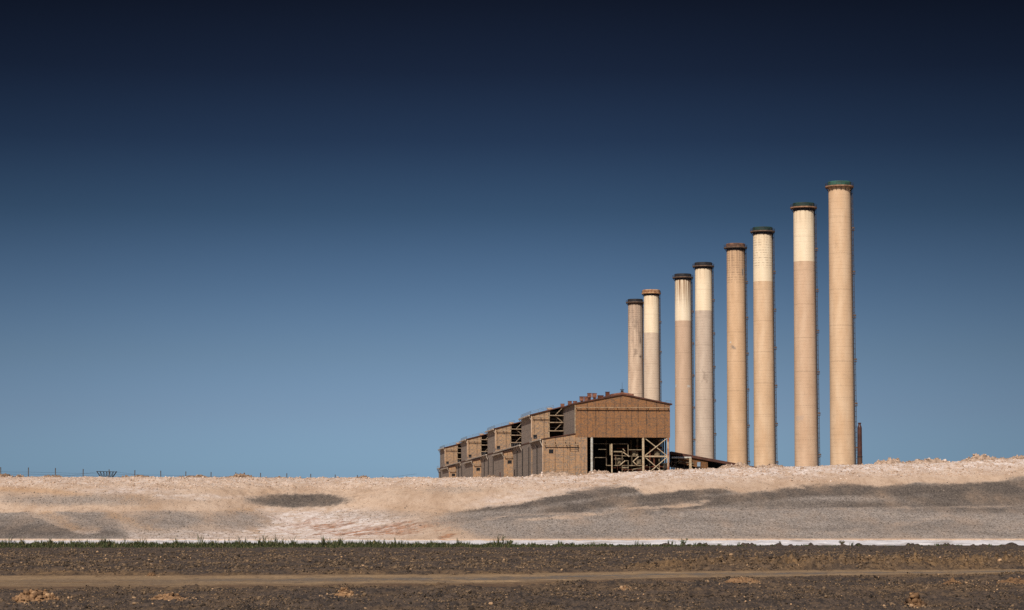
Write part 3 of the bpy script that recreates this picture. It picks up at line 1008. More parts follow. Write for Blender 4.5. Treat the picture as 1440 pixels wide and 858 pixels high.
def spoil_heap(px0, px1, ytop, Y, label, mat, seed, lumps=160, lump=0.07):
    w = (px1 - px0) / 2 / F * Y
    pc = (px0 + px1) / 2
    X = (pc - CX) / F * Y
    Y = Y + float(bowl(X))
    X = (pc - CX) / F * Y
    base = float(bank_h(np.array([X]), np.array([Y]), False)[0])
    top = zpx(ytop, Y)
    h = max(top - base, 0.25)
    V, Fc, tone = heap_mesh(w, min(max(w * 0.6, 1.0), 4.5), h, seed, lumps, lump, 0.55)
    o = np_mesh('spoil_heap', V, Fc, M[mat], {'tone': tone})
    o.location = (X, Y, base)
    tag(o, label, 'spoil heap', 'spoil heaps along the top of the bank')


# ------------------------------------------------------------------ chimneys
BASE = 8.0
TOPZ = 146.0


def chimney(px, ytop, label, paint_y, mats, cap_style, seed):
    p = at_z(px, ytop, TOPZ)
    Y = p.y
    H = TOPZ - BASE
    root = thing('chimney', label, 'chimney', (p.x, p.y, BASE), 0, 'eight tall chimneys standing in a row')
    sh_top = H - 3.75
    r0, r1 = 5.28, 4.62

    def rad(z):
        return r0 + (r1 - r0) * (z / sh_top)
    zp = sh_top if paint_y is None else zpx(paint_y, Y) - BASE
    prof = [(rad(z), z) for z in np.linspace(0, zp, 14)]
    MB().lathe(prof, 64).build('shaft', mats[0], root, True)
    if paint_y is not None:
        MB().lathe([(rad(z), z) for z in np.linspace(zp, sh_top, 6)], 64).build('painted_band', mats[1], root, True)
    rt = rad(sh_top)
    collar = MB().lathe([(rt + 0.02, sh_top), (rt + 0.1, sh_top + 0.05), (rt + 0.1, sh_top + 1.3), (rt - 0.1, sh_top + 1.3)], 64)
    collar.build('collar', mats[2], root)
    # platform ring with brackets and a railing
    z1 = sh_top + 1.25
    ro = rt + 1.35
    pl = MB().lathe([(rt + 0.1, z1), (ro, z1 + 0.02), (ro + 0.08, z1 + 0.1), (ro + 0.08, z1 + 0.62), (rt + 0.1, z1 + 0.6)], 64)
    plo = pl.build('platform', mats[3], root)
    br0 = MB().bar((rt + 0.05, 0, z1 - 1.5), (ro - 0.1, 0, z1 - 0.02), 0.11, 4).build('bracket', M['dark_steel'], plo)
    for k in range(1, 16):
        bo = br0.copy()
        COL.objects.link(bo)
        bo.parent = plo
        bo.rotation_euler = (0, 0, 2 * math.pi * k / 16)
    rl = MB()
    for k in range(20):
        a = 2 * math.pi * k / 20
        b = 2 * math.pi * (k + 1) / 20
        q = (math.cos(a) * ro, math.sin(a) * ro)
        q2 = (math.cos(b) * ro, math.sin(b) * ro)
        rl.bar((q[0], q[1], z1 + 0.6), (q[0], q[1], z1 + 1.75), 0.05, 4)
        rl.bar((q[0], q[1], z1 + 1.75), (q2[0], q2[1], z1 + 1.75), 0.045, 4)
        rl.bar((q[0], q[1], z1 + 1.2), (q2[0], q2[1], z1 + 1.2), 0.035, 4)
    rl.build('railing', M['ladder'], plo)
    # rim above the platform, open at the top with a dark throat
    zt = H
    rr = rt + (0.3 if cap_style != 'low' else 0.9)
    MB().lathe([(rt, z1 + 0.55), (rr, z1 + 0.6), (rr, zt - 0.25), (rr - 0.15, zt), (rt - 0.4, zt), (rt - 0.45, zt - 5)], 64).build('rim', mats[4], root)
    MB().lathe([(rt - 0.44, zt - 4), (0.01, zt - 4)], 32).build('flue_liner', M['interior'], root)
    # caged ladder on the side turned away from the sun
    la = math.radians(-8)
    ca, sa = math.cos(la), math.sin(la)

    def side(z, out, tan):
        r = rad(min(z, sh_top)) + out
        return (ca * r - sa * tan, sa * r + ca * tan, z)
    ld = MB()
    zz = np.linspace(1, sh_top + 1.0, 8)
    for z0, z2 in zip(zz[:-1], zz[1:]):
        for tn in (-0.25, 0.25):
            ld.bar(side(z0, 0.35, tn), side(z2, 0.35, tn), 0.11, 4)
        for tn in (-0.4, 0.4):
            ld.bar(side(z0, 1.0, tn), side(z2, 1.0, tn), 0.07, 4)
    for z in np.arange(2, sh_top, 1.1):
        ld.bar(side(z, 0.35, -0.25), side(z, 0.35, 0.25), 0.045, 4)
    lado = ld.build('ladder', M['ladder'], root)
    tr = MB()  # dark strip standing in for the shade between ladder and shaft
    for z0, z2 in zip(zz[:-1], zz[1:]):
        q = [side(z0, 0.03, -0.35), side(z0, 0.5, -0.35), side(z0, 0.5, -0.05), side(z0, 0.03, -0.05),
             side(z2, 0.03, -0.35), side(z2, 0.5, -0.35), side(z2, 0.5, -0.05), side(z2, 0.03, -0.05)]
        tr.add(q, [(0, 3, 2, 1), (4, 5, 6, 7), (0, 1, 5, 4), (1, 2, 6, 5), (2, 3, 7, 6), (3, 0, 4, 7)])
    tr.build('ladder_shade_strip', M['dark_steel'], root)
    # cage: one perforated wrap of flat straps and hoops
    cols = []
    for d in (-105, -55, 0, 55, 105):
        cols += [d - 6, d + 6]
    rows = []
    for z in np.arange(3, sh_top - 0.5, 2.2):
        rows += [z, z + 0.16]
    vs, fs = [], []
    for z in rows:
        for d in cols:
            a = math.radians(d)
            vs.append(side(z, 0.5 + 0.55 * math.cos(a), 0.45 * math.sin(a)))
    nc = len(cols)
    for i in range(len(rows) - 1):
        for j in range(nc - 1):
            if i % 2 == 0 or j % 2 == 0:
                fs.append((i * nc + j, i * nc + j + 1, (i + 1) * nc + j + 1, (i + 1) * nc + j))
    cg = MB()
    cg.add(vs, fs)
    cgo = cg.build('safety_cage', M['ladder'], lado)
    sol = cgo.modifiers.new('plate', 'SOLIDIFY')
    sol.thickness = 0.03
    z = sh_top - 19.0 + (seed % 3)
    first = None
    while z > 2:
        if first is None:
            b = MB()
            b.box(-0.45, 0.75, -0.9, 0.9, -0.12, 0.12)
            for sx in (-0.4, 0.7):
                for sy in (-0.85, 0.85):
                    b.box(sx - 0.05, sx + 0.05, sy - 0.05, sy + 0.05, 0.12, 1.3)
            b.box(-0.45, 0.75, -0.9, -0.8, 0.6, 1.3)
            b.box(0.66, 0.75, -0.8, 0.9, 0.6, 1.3)
            first = b.build('landing', M['landing'], lado)
            lo = first
        else:
            lo = first.copy()
            COL.objects.link(lo)
            lo.parent = lado
        q = side(z, 0.75, 0)
        lo.location = q
        lo.rotation_euler = (0, 0, la)
        z -= 18.6
    return root


def chimneys():
    def zz(px, ytop, y):
        return zpx(y, at_z(px, ytop, TOPZ).y) - BASE
    G = (0.16, 0.15, 0.145, 1)
    W = (0.62, 0.56, 0.48, 1)
    D = (0.17, 0.12, 0.09, 1)
    p5 = [(zz(1034, 343, 377), zz(1034, 343, 392), 0.55, 1.0, G, 0.75, 1.1, 1.4), (zz(1034, 343, 374), zz(1034, 343, 396), 0.85, 1.0, W, 0.7, 1.2, 1.4),
          (zz(1034, 343, 483), zz(1034, 343, 495), -0.95, 0.1, G, 0.65, 1.25, 1.6), (zz(1034, 343, 480), zz(1034, 343, 484), -0.95, -0.6, W, 0.8, 1.2, 1.4)]
    p4 = [(zz(989, 369, 497), zz(989, 369, 560), -1.2, 1.2, D, 0.45, 1.5, 1.75), (zz(989, 369, 420), zz(989, 369, 424), 0.9, 1.4, D, 0.8, 1.1, 1.3),
          (zz(989, 369, 548), zz(989, 369, 562), 0.9, 1.4, D, 0.7, 1.2, 1.5)]
    p3 = [(zz(960, 385, 541), zz(960, 385, 546), 0.3, 1.0, W, 0.9, 1.1, 1.35), (zz(960, 385, 540), zz(960, 385, 546), -1.4, -1.0, W, 0.8, 1.1, 1.35)]
    p1 = [(zz(893, 421, 458), zz(893, 421, 494), 0.25, 1.1, D, 0.7, 1.3, 1.6), (zz(893, 421, 500), zz(893, 421, 504), 0.4, 1.0, D, 0.85, 1.1, 1.3),
          (zz(893, 421, 470), zz(893, 421, 520), -1.2, 1.2, D, 0.5, 1.55, 1.75), (zz(893, 421, 444), zz(893, 421, 470), -0.6, 0.6, D, 0.35, 1.3, 1.5)]
    p7 = [(zz(1130, 286, 584), zz(1130, 286, 593), -1.3, -0.15, (0.56, 0.40, 0.29, 1), 0.7, 1.1, 1.2)]
    tan = mat_concrete('warm concrete', srgb(226, 192, 156), srgb(212, 174, 136), 0.22, 0.4)
    tan7 = mat_concrete('pinkish concrete', srgb(218, 184, 152), srgb(206, 169, 136), 0.22, 0.4, patches=p7)
    tan5 = mat_concrete('ochre concrete', srgb(222, 184, 146), srgb(208, 169, 130), 0.22, 0.3, 0.5, 134, 22, (0.2, 0.12, 0.08, 1), 17, p5)
    grey4 = mat_concrete('grey patched concrete', srgb(208, 186, 164), srgb(194, 171, 150), 0.3, 0.5, patches=p4)
    grey3 = mat_concrete('grey brown concrete', srgb(208, 176, 148), srgb(196, 164, 136), 0.15, 0.25, patches=p3)
    grey1 = mat_concrete('stained grey concrete', srgb(222, 194, 166), srgb(196, 166, 140), 0.45, 0.9, 0.6, 136, 55, (0.24, 0.17, 0.13, 1), 20, p1)
    grey2 = mat_concrete('pale grey concrete', srgb(218, 194, 168), srgb(206, 180, 154), 0.3, 0.4)
    white = mat_concrete('cream paint', srgb(248, 226, 192), srgb(240, 214, 178), 0.16, 0.12, 0.35, 134.5, 10, (0.4, 0.25, 0.14, 1))
    white3 = mat_concrete('cream paint with rust runs', srgb(246, 226, 196), srgb(238, 214, 180), 0.1, 0.1, 1.0, 134.5, 21, (0.26, 0.13, 0.06, 1))
    white6 = mat_concrete('cream paint with lift joints', srgb(246, 224, 190), srgb(238, 212, 176), 0.15, 0.1, 0.3, 134.5, 9, (0.4, 0.25, 0.14, 1), 17)
    navy = mat_simple('dark navy paint', srgb(52, 52, 62), srgb(40, 38, 44), 0.6, 0.6)
    black = mat_simple('black bitumen paint', srgb(48, 46, 48), srgb(36, 34, 34), 0.6, 0.6)
    green = mat_simple('green enamel', srgb(64, 106, 90), srgb(48, 74, 64), 0.35, 0.55)
    dgreen = mat_simple('dark green enamel', srgb(44, 70, 62), srgb(34, 46, 44), 0.35, 0.55)
    ring = mat_simple('rusty platform plate', srgb(172, 130, 100), srgb(122, 90, 72), 0.5, 0.85)
    ring_d = mat_simple('sooty platform plate', srgb(122, 98, 82), srgb(84, 70, 62), 0.5, 0.85)
    rim_r = mat_simple('rusted rim plate', srgb(140, 100, 76), srgb(96, 72, 60), 0.5, 0.85)
    rim_t = mat_simple('tan rim plate', srgb(206, 164, 122), srgb(160, 112, 78), 0.5, 0.85)
    chimney(1180.3, 256.0, 'plain tan chimney with bright green rim and no cream band, beside thin brown flue', None, (tan, None, tan, ring, green), 'n', 8)
    chimney(1130.0, 286.0, 'chimney with long cream top and dark green rim, next to plain tan one', 368.5, (tan7, white, navy, ring, dgreen), 'n', 7)
    chimney(1072.3, 320.0, 'cream-topped chimney with dark green rim, next to brown-rimmed one', 396.5, (tan, white6, navy, ring_d, dgreen), 'n', 6)
    chimney(1034.3, 343.0, 'ochre chimney with rusty brown rim and no cream band', None, (tan5, None, navy, ring_d, rim_r), 'n', 5)
    chimney(989.0, 369.5, 'greyish patched chimney with cream top and black rim, next to brown-rimmed one', 437.5, (grey4, white, navy, ring_d, black), 'n', 4)
    chimney(960.2, 385.5, 'black-rimmed chimney with rust runs down its cream top, nearest the gable end', 451.5, (grey3, white3, navy, ring_d, black), 'n', 3)
    chimney(915.8, 408.0, 'cream-topped chimney with tan rim rising behind the gable roof', 468.5, (grey2, white, navy, rim_t, rim_t), 'low', 2)
    chimney(893.2, 421.0, 'stained grey chimney with dark rim and no cream band, behind the gable roof', None, (grey1, None, ring_d, ring_d, black), 'n', 1)


# ------------------------------------------------------------------ boiler house
D0 = 984.0


def boiler_house():
    org = at(809, 735, D0)
    vp = at(347, 735, D0)
    ang = math.atan2(-vp.x / D0, 1.0)      # turn of the building's long axis away from +Y
    root = thing('boiler_house', 'long brown power station building with gable end and stepped stair towers', 'power station',
                 (org.x, org.y, BASE), ang)
    zo = -BASE
    EL, AP, PT = 48.5, 52.2, 35.4
    L = 537.0
    LEFT = -12.9

    def zo_(y, u, extra=0.0):
        return zpx(y, D0 + u)

    # --- main hall
    MB(zo).prism_y([(0, PT), (38, PT), (38, EL), (19, AP), (0, EL)], 0, 0.6).build('gable_wall', M['clad_front'], root)
    b = MB(zo)
    b.box(0, 4.8, 0.003, 0.6, BASE, PT - 0.003)
    b.box(0, 0.5, 0.603, L, BASE, EL - 0.01)
    b.box(37.5, 38, 0.603, L, PT, EL - 0.01)
    b.box(37.5, 38, 24, L, BASE, PT - 0.01)
    b.box(37.5, 38, 1.2, 23.99, BASE, 25.5)
    b.prism_y([(0.5, BASE), (37.5, BASE), (37.5, EL - 0.02), (19, AP - 0.02), (0.5, EL - 0.02)], L - 0.5, L - 0.003)
    b.build('hall_wall', M['clad_low'], root, side=M['clad_side'])
    rf = MB(zo)
    rf.prism_y([(-0.9, EL - 0.15), (19, AP + 0.02), (19, AP + 0.55), (-0.9, EL + 0.35)], -0.5, L + 0.5)
    rf.prism_y([(19.003, AP + 0.02), (38.9, EL - 0.15), (38.9, EL + 0.35), (19.003, AP + 0.55)], -0.5, L + 0.5)
    rfo = rf.build('roof', M['roof'], root)
    MB(zo).prism_y([(14.5, 51.9), (23.5, 51.9), (23.5, 52.6), (19, 53.3), (14.5, 52.6)], -0.2, L).build('ridge_vent', M['rust_box'], rfo)
    # vents on the roof slope: small square boxes on short stems
    vents = [(854.3, 551.5, 5.4, 22, 1), (844.5, 556.5, 7.5, 30, 1), (836, 553.5, 5.5, 45, 0), (829, 553.3, 5.5, 60, 0), (824.4, 558, 5, 66, 0),
             (818, 558, 5.5, 78, 0), (808.7, 564.4, 5, 90, 0), (801.3, 564.4, 5, 104, 0), (791, 568.2, 5, 122, 0), (863, 549.8, 0, 40, 0)]
    for (px, ty, ww, u, dk) in vents:
        if ww == 0:
            continue
        Y = D0 + u
        w = at(px, ty, Y)
        loc = Matrix.Rotation(-ang, 4, 'Z') @ (w - Vector((org.x, org.y, 0)))
        s = ww / 2 / F * Y
        x, y, zt = loc.x, loc.y, w.z
        zr = EL + 0.2 + (AP - EL) * (max(min(x, 19), 0) / 19.0)
        hb = 1.7
        vb = MB(zo).box(x - s, x + s, y - s, y + s, zt - hb, zt)
        vb.box(x - s - 0.12, x + s + 0.12, y - s - 0.12, y + s + 0.12, zt, zt + 0.12)
        vo = vb.build('roof_vent', M['rust'] if dk else M['rust_box'], rfo)
        st = MB(zo)
        st.box(x - s * 0.6, x + s * 0.6, y - s * 0.6, y + s * 0.6, min(zr, zt - hb) - 0.6, zt - hb - 0.003)
        st.build('vent_stem', M['rust'], vo)
    # antenna on the apex
    an = MB(zo)
    an.bar((19, 1, 53), (19, 1, 57.2), 0.09, 5, 0.04)
    an.bar((18.2, 1, 54.4), (19.8, 1, 54.4), 0.14, 5)
    an.box(18.5, 19.5, 0.6, 1.4, 53.2, 54.1)
    an.build('antenna', M['dark_steel'], rfo)
    # railings at the roof corners
    rl = MB(zo)
    for x in (36.4, 38.4):
        rl.bar((x, 0, EL), (x, 0, EL + 1.6), 0.07, 4)
    rl.bar((36.4, 0, EL + 1.6), (38.4, 0, EL + 1.5), 0.06, 4)
    rl.build('roof_railing', M['grey_rail'], rfo)

    def pipe(name, x0, x1, y, z, r, parent, step=4.0, mat='dull_pipe'):
        p = MB(zo)
        p.bar((x0, y - 1.1, z), (x1, y - 1.1, z), r, 8)
        o = p.build(name, M[mat], parent)
        n = max(2, int((x1 - x0) / step) + 1)
        for i in range(n):
            x = x0 + 0.3 + (x1 - x0 - 0.6) * i / (n - 1)
            MB(zo).box(x - 0.09, x + 0.09, y - 1.25, y - 0.004, z - r - 0.22, z - r).build('bracket', M['dark_steel'], o)
        return o
    pipe('facade_pipe', 0.3, 37.6, 0.0, 47.1, 0.2, root)
    pipe('facade_pipe', LEFT + 0.6, 1.2, 0.0, 32.4, 0.18, root)
    pipe('facade_pipe', LEFT + 0.6, 0.4, 0.0, 33.6, 0.1, root)
    cage = MB(zo)
    for x in (-2.2, 1.0):
        cage.bar((x, -0.9, 30.6), (x, -0.9, 33.4), 0.08, 4)
    for z in (30.6, 31.5):
        cage.bar((-2.2, -0.9, z), (1.0, -0.9, z), 0.07, 4)
    for x in (-2.2, 1.0):
        cage.bar((x, -0.9, 30.6), (x, -0.01, 30.6), 0.08, 4)
    cage.build('pipe_cradle', M['dark_steel'], root)
    MB(zo).box(-0.12, 0.12, -0.2, -0.01, 36.9, EL - 0.2).build('corner_trim', M['cream_steel'], root)
    MB(zo).box(LEFT - 0.16, LEFT + 0.16, -0.2, -0.01, BASE, 34.3).build('corner_trim', M['roof_pale'], root)

    # --- open bay under the gable
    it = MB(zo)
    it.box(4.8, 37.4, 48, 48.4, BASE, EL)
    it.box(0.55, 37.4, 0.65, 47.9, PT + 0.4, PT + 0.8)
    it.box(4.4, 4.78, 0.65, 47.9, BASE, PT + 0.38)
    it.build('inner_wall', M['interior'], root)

    def col(x, y, r, mat, z1=PT):
        return MB(zo).bar((x, y, BASE), (x, y, z1), r, 10).build('column', M[mat], root)
    col(6.7, 0.4, 0.5, 'pale_pipe')
    MB(zo).lathe([(0.55, 0), (0.72, 0.1), (0.72, 0.8), (0.55, 0.9)], 12).build('pipe_flange', M['dark_steel'], root, loc=(6.7, 0.4, 24.0 - BASE))
    col(27.3, 0.5, 0.5, 'cream_steel')
    col(37.3, 0.5, 0.45, 'rust_col', PT + 0.003)
    for y in (6, 11, 15, 19):
        col(37.2, y, 0.3, 'dark_steel')
    for (x, y) in ((27.3, 16), (6.7, 16), (27.3, 32), (17, 32)):
        col(x, y, 0.4, 'pipe_dull')
    zm = zpx(641.5, D0)
    MB(zo).box(27.8, 36.85, 0.2, 0.7, zm - 0.28, zm + 0.28).build('tie_beam', M['cream_steel'], root)
    zl = zpx(664, D0) - 1.5
    for (za, zb) in ((zm + 0.3, PT - 0.3), (zl, zm - 0.3)):
        MB(zo).bar((28.0, 0.35, za), (36.8, 0.35, zb), 0.2, 6).build('cross_brace', M['cream_steel'], root)
        MB(zo).bar((28.0, 0.75, zb), (36.8, 0.75, za), 0.2, 6).build('cross_brace', M['cream_steel'], root)
    # equipment platforms behind the opening, sketched bar by bar from the photograph
    U = 3.0

    def lx(px, u=U):
        return (Matrix.Rotation(-ang, 4, 'Z') @ (at(px, 640, D0 + u) - Vector((org.x, org.y, 0)))).x

    def pz(q, u=U):
        return (lx(q[0], u), u, zpx(q[1], D0 + u))
    # (coordinates read off in photo pixels, at a depth of a few metres inside the bay)
    mp = root
    MB(zo).bar((lx(861.3, 1.0), 1.0, BASE), (lx(861.3, 1.0), 1.0, zpx(624, D0 + 1)), 0.28, 8).build('slim_post', M['cream_steel'], mp)
    fl = [((858, 624), (884, 624), 0.2), ((860, 635.3), (876, 635.3), 0.34), ((885, 632.5), (905, 632.5), 0.2), ((862, 640.3), (906, 642.3), 0.16),
          ((884.5, 624), (884.5, 642), 0.16), ((854, 654.7), (912, 654.7), 0.22), ((864, 645.5), (878, 645.5), 0.15), ((876, 636), (876, 664), 0.14),
          ((884.6, 648), (884.6, 664), 0.16), ((867, 642), (867, 655), 0.12), ((890, 642), (890, 655), 0.12), ((876, 657.8), (885, 657.8), 0.35),
          ((879, 648), (885, 648), 0.22), ((891, 660), (904, 658), 0.2), ((891, 660), (891, 668), 0.16), ((836, 643.5), (853, 643.5), 0.15),
          ((836, 643.5), (836, 668), 0.15), ((853.5, 644), (853.5, 655), 0.2), ((915.5, 649), (915.5, 664), 0.14), ((833, 624), (858, 624), 0.1),
          ((842, 632), (853, 632), 0.12), ((900, 642), (915, 641), 0.2), ((929, 645), (929, 664), 0.18), ((934, 652), (941, 652), 0.3), ((935, 655), (935, 664), 0.16)]
    fr = MB(zo)
    for (a, c, r) in fl:
        fr.bar(pz(a), pz(c), r, 6)
    mpo = fr.build('equipment_frame', M['pipe_dull'], root)
    st = MB(zo)
    for (a, c, r) in (((877, 635.5), (886, 642), 0.24), ((899.5, 642), (892, 648.5), 0.24), ((891, 648.5), (897.5, 654.5), 0.22), ((873.5, 653.5), (880, 648), 0.22), ((877, 631), (880, 634.5), 0.16)):
        st.bar(pz(a, 2.4), pz(c, 2.4), r, 6)
    st.build('stair_flight', M['cream_steel'], mpo)
    MB(zo).box(lx(858), lx(860.3), U - 0.3, U + 0.3, zpx(640, D0 + U), zpx(625, D0 + U)).build('panel', M['pipe_dull'], mpo)
    pp = MB(zo)
    rr = random.Random(4)
    for k in range(46):
        x = rr.uniform(lx(862, 9), 35.0)
        y = rr.uniform(5, 16)
        z = rr.uniform(20, 33)
        if rr.random() < 0.5:
            pp.bar((x, y, z), (x, y, z - rr.uniform(3, 9)), rr.uniform(0.12, 0.4), 7)
        else:
            pp.bar((x, y, z), (min(x + rr.uniform(2, 7), 36.5), y, z), rr.uniform(0.1, 0.3), 7)
    pp.build('pipework', M['rust'], mpo)
    for (px_, ya, yb, r) in ((893, 634, 641, 0.9), (897, 636, 641, 0.6), (872, 644, 654, 0.8), (900, 646, 654, 1.0), (926, 634, 641, 1.2)):
        x = lx(px_, 7)
        MB(zo).bar((x, 7, zpx(yb, D0 + 7)), (x, 7, zpx(ya, D0 + 7)), r, 10).build('vessel', M['pipe_dull'], mpo)

    # --- long annex
    AZ0, AZ1 = 34.5, 36.6
    MB(zo).prism_y([(LEFT, BASE), (-0.004, BASE), (-0.004, AZ1), (LEFT, AZ0)], 0, L).build('annex_wall', M['clad_low'], root, side=M['clad_side'])
    ar = MB(zo)
    ar.prism_y([(LEFT - 0.5, AZ0 - 0.02), (-0.01, AZ1 + 0.04), (-0.01, AZ1 + 0.4), (LEFT - 0.5, AZ0 + 0.3)], -0.35, L + 0.3)
    aro = ar.build('annex_roof', M['roof'], root)
    # eaves gutter on struts, in lengths between the towers
    towers = [36.4 + 149.6 * k for k in range(4)]
    segs = [(0.4, 36.0)] + [(t + 37.8, t + 149.2) for t in towers[:-1]] + [(towers[-1] + 37.8, L - 0.5)]
    for (a, c) in segs:
        g = MB(zo)
        g.box(LEFT - 1.25, LEFT - 0.55, a, c, AZ0 - 0.25, AZ0 + 0.2)
        n = max(1, int((c - a) / 6.5))
        for i in range(n + 1):
            y = a + 0.4 + (c - a - 0.8) * i / n
            g.bar((LEFT - 0.02, y, AZ0 - 2.6), (LEFT - 1.1, y, AZ0 - 0.2), 0.16, 5)
        go = g.build('gutter', M['gutter'], root)
        h = MB(zo)
        for i in range(n + 1):
            y = a + 0.4 + (c - a - 0.8) * i / n
            h.bar((LEFT - 1.1, y, AZ0 + 0.2), (LEFT - 1.1, y, AZ0 + 1.3), 0.05, 4)
        h.bar((LEFT - 1.1, a + 0.4, AZ0 + 1.3), (LEFT - 1.1, c - 0.4, AZ0 + 1.3), 0.05, 4)
        h.build('railing', M['grey_rail'], go)
    dp = None
    for y in [18.0] + [y for t in towers for y in np.arange(t + 8, t + 148, 24.0)]:
        if y > L - 4:
            continue
        intower = any(t - 1 < y < t + 39 for t in towers)
        inbay = any(t + 72 < y < t + 120 for t in towers)
        if inbay:
            continue
        if dp is None:
            dp = MB().box(-0.34, -0.02, -0.3, 0.3, 0, 24.8).build('downpipe', M['dark_steel'], root)
            d = dp
        else:
            d = dp.copy()
            COL.objects.link(d)
            d.parent = root
        d.location = (LEFT - (0.32 if intower else 0.0), float(y), 0)

    def window(x, z, w, h, y, parent, out=0.0):
        fo = MB(zo)
        for (x0, x1, z0, z1) in ((x - w / 2 - 0.12, x + w / 2 + 0.12, z - h / 2 - 0.12, z - h / 2), (x - w / 2 - 0.12, x + w / 2 + 0.12, z + h / 2, z + h / 2 + 0.12),
                                 (x - w / 2 - 0.12, x - w / 2, z - h / 2, z + h / 2), (x + w / 2, x + w / 2 + 0.12, z - h / 2, z + h / 2), (x - 0.05, x + 0.05, z - h / 2, z + h / 2)):
            fo.box(x0, x1, y - 0.14, y - 0.004, z0, z1)
        wo = fo.build('window', M['dark_steel'], parent)
        MB(zo).box(x - w / 2 + 0.002, x + w / 2 - 0.002, y - 0.08, y - 0.006, z - h / 2 + 0.002, z + h / 2 - 0.002).build('pane', M['glass'], wo)
        return wo
    window(lx(774.5, 0), zpx(634.8, D0), 1.5, 1.3, 0.0, root)

    # --- towers along the annex, each with its stair bay
    TL, TR = LEFT - 0.3, -5.6

    def rz(x):
        return 45.7 + 0.26 * (x - LEFT)
    tw = MB(zo)
    tw.prism_y([(TL, BASE), (TR, BASE), (TR, rz(TR)), (TL, rz(TL))], 0, 37.4)
    tw.box(TR + 0.003, -0.05, 14, 37.3, 36.9, 48.0)
    two = tw.build('tower', M['clad_tower'], root, side=M['clad_side'])
    tr = MB(zo).prism_y([(TL - 0.7, rz(TL - 0.7) + 0.02), (-0.95, rz(-0.95) + 0.02), (-0.95, rz(-0.95) + 0.4), (TL - 0.7, rz(TL - 0.7) + 0.45)], -0.6, 37.8)
    tro = tr.build('tower_roof', M['roof'], two)
    gt = MB(zo).box(TL - 1.3, TL - 0.72, -0.5, 37.7, rz(TL) - 0.45, rz(TL) + 0.1)
    for i in range(8):
        y = 0.2 + 36.8 * i / 7
        gt.bar((TL - 0.02, y, rz(TL) - 2.2), (TL - 1.0, y, rz(TL) - 0.4), 0.12, 5)
    gt.build('gutter', M['gutter'], two)
    MB(zo).box(TL - 0.16, TL + 0.16, -0.2, -0.01, 36.4, rz(TL) - 0.1).build('corner_trim', M['roof_pale'], two)
    rl = MB(zo)
    pts = [(TL - 0.3, 37.0), (TL - 0.3, 0.2), (-4.0, 0.2)]
    for (p, q) in zip(pts[:-1], pts[1:]):
        d = math.hypot(q[0] - p[0], q[1] - p[1])
        n = max(2, int(d / 2.4))
        for i in range(n + 1):
            x = p[0] + (q[0] - p[0]) * i / n
            y = p[1] + (q[1] - p[1]) * i / n
            rl.bar((x, y, rz(x) + 0.4), (x, y, rz(x) + 1.7), 0.05, 4)
        for hh in (1.1, 1.7):
            rl.bar((p[0], p[1], rz(p[0]) + hh), (q[0], q[1], rz(q[0]) + hh), 0.05, 4)
    rl.build('roof_railing', M['grey_rail'], two)
    MB(zo).box(-6.4, -4.4, 1.0, 4.0, rz(-5) + 0.3, rz(-5) + 1.0).build('roof_hatch', M['roof_pale'], two)
    pipe('facade_pipe', TL + 0.3, TR - 0.2, 0.0, rz(TL) - 0.9, 0.2, two, 3.0)
    window(-11.7, zpx(614.3, D0 + 36.4), 1.25, 1.3, 0.0, two)
    dk = MB(zo)
    dk.box(TR + 0.01, -0.06, 9.0, 9.3, 36.9, 47.2)
    dk.build('bay_wall', M['bay'], two)
    lz = [zpx(y, D0 + 36.4) for y in (584.6, 594.4, 606.2)]
    for z in lz:
        ln = MB(zo).box(TR - 0.7, -0.15, -1.6, 2.6, z - 0.17, z + 0.17)
        lo = ln.build('landing', M['stair'], two)
        r_ = MB(zo)
        for x in (TR - 0.6, -3.0, -0.3):
            r_.bar((x, -1.5, z + 0.24), (x, -1.5, z + 1.35), 0.05, 4)
        r_.bar((TR - 0.6, -1.5, z + 1.35), (-0.3, -1.5, z + 1.35), 0.05, 4)
        r_.build('railing', M['dark_steel'], lo)
    for (x0, z0, x1, z1) in ((-3.4, lz[0] - 0.3, -0.6, lz[1] + 0.3), (-0.7, lz[1] - 0.3, -3.6, lz[2] + 0.3), (-3.4, lz[0] + 0.2, -0.4, rz(-0.4) - 0.3)):
        MB(zo).bar((x0, -0.7, z0), (x1, -0.7, z1), 0.16, 6).build('stair_flight', M['stair'], two)
    MB(zo).bar((TR - 0.5, -1.3, 36.0), (TR - 0.5, -1.3, lz[0] + 1), 0.16, 6).build('stair_post', M['cream_steel'], two)
    MB(zo).bar((-0.5, 2.2, 36.0), (-0.5, 2.2, lz[0] + 1), 0.14, 6).build('stair_post', M['dark_steel'], two)
    # low bay beside each tower
    BX, BZ = -17.0, 32.3
    by = MB(zo).prism_y([(BX, BASE), (LEFT - 0.004, BASE), (LEFT - 0.004, BZ + 0.9), (BX, BZ)], 0, 44.3)
    bo = by.build('annex_bay', M['clad_low'], root, side=M['clad_side'])
    MB(zo).prism_y([(BX - 0.5, BZ + 0.0), (LEFT - 0.01, BZ + 0.95), (LEFT - 0.01, BZ + 1.25), (BX - 0.5, BZ + 0.3)], -0.4, 44.6).build('bay_roof', M['roof'], bo)
    pipe('facade_pipe', BX + 0.2, LEFT - 0.2, 0.0, BZ - 1.6, 0.18, bo, 2.0)
    window(-14.4, zpx(649.7, D0 + 110.2), 1.5, 1.2, 0.0, bo)
    MB(zo).box(BX - 0.12, BX - 0.004, 14, 17, zpx(671.5, D0 + 120), zpx(664, D0 + 120)).build('door', M['door_red'], bo)
    b2 = MB(zo).box(BX - 1.1, BX - 0.5, 0.2, 44.0, BZ - 0.35, BZ + 0.1)
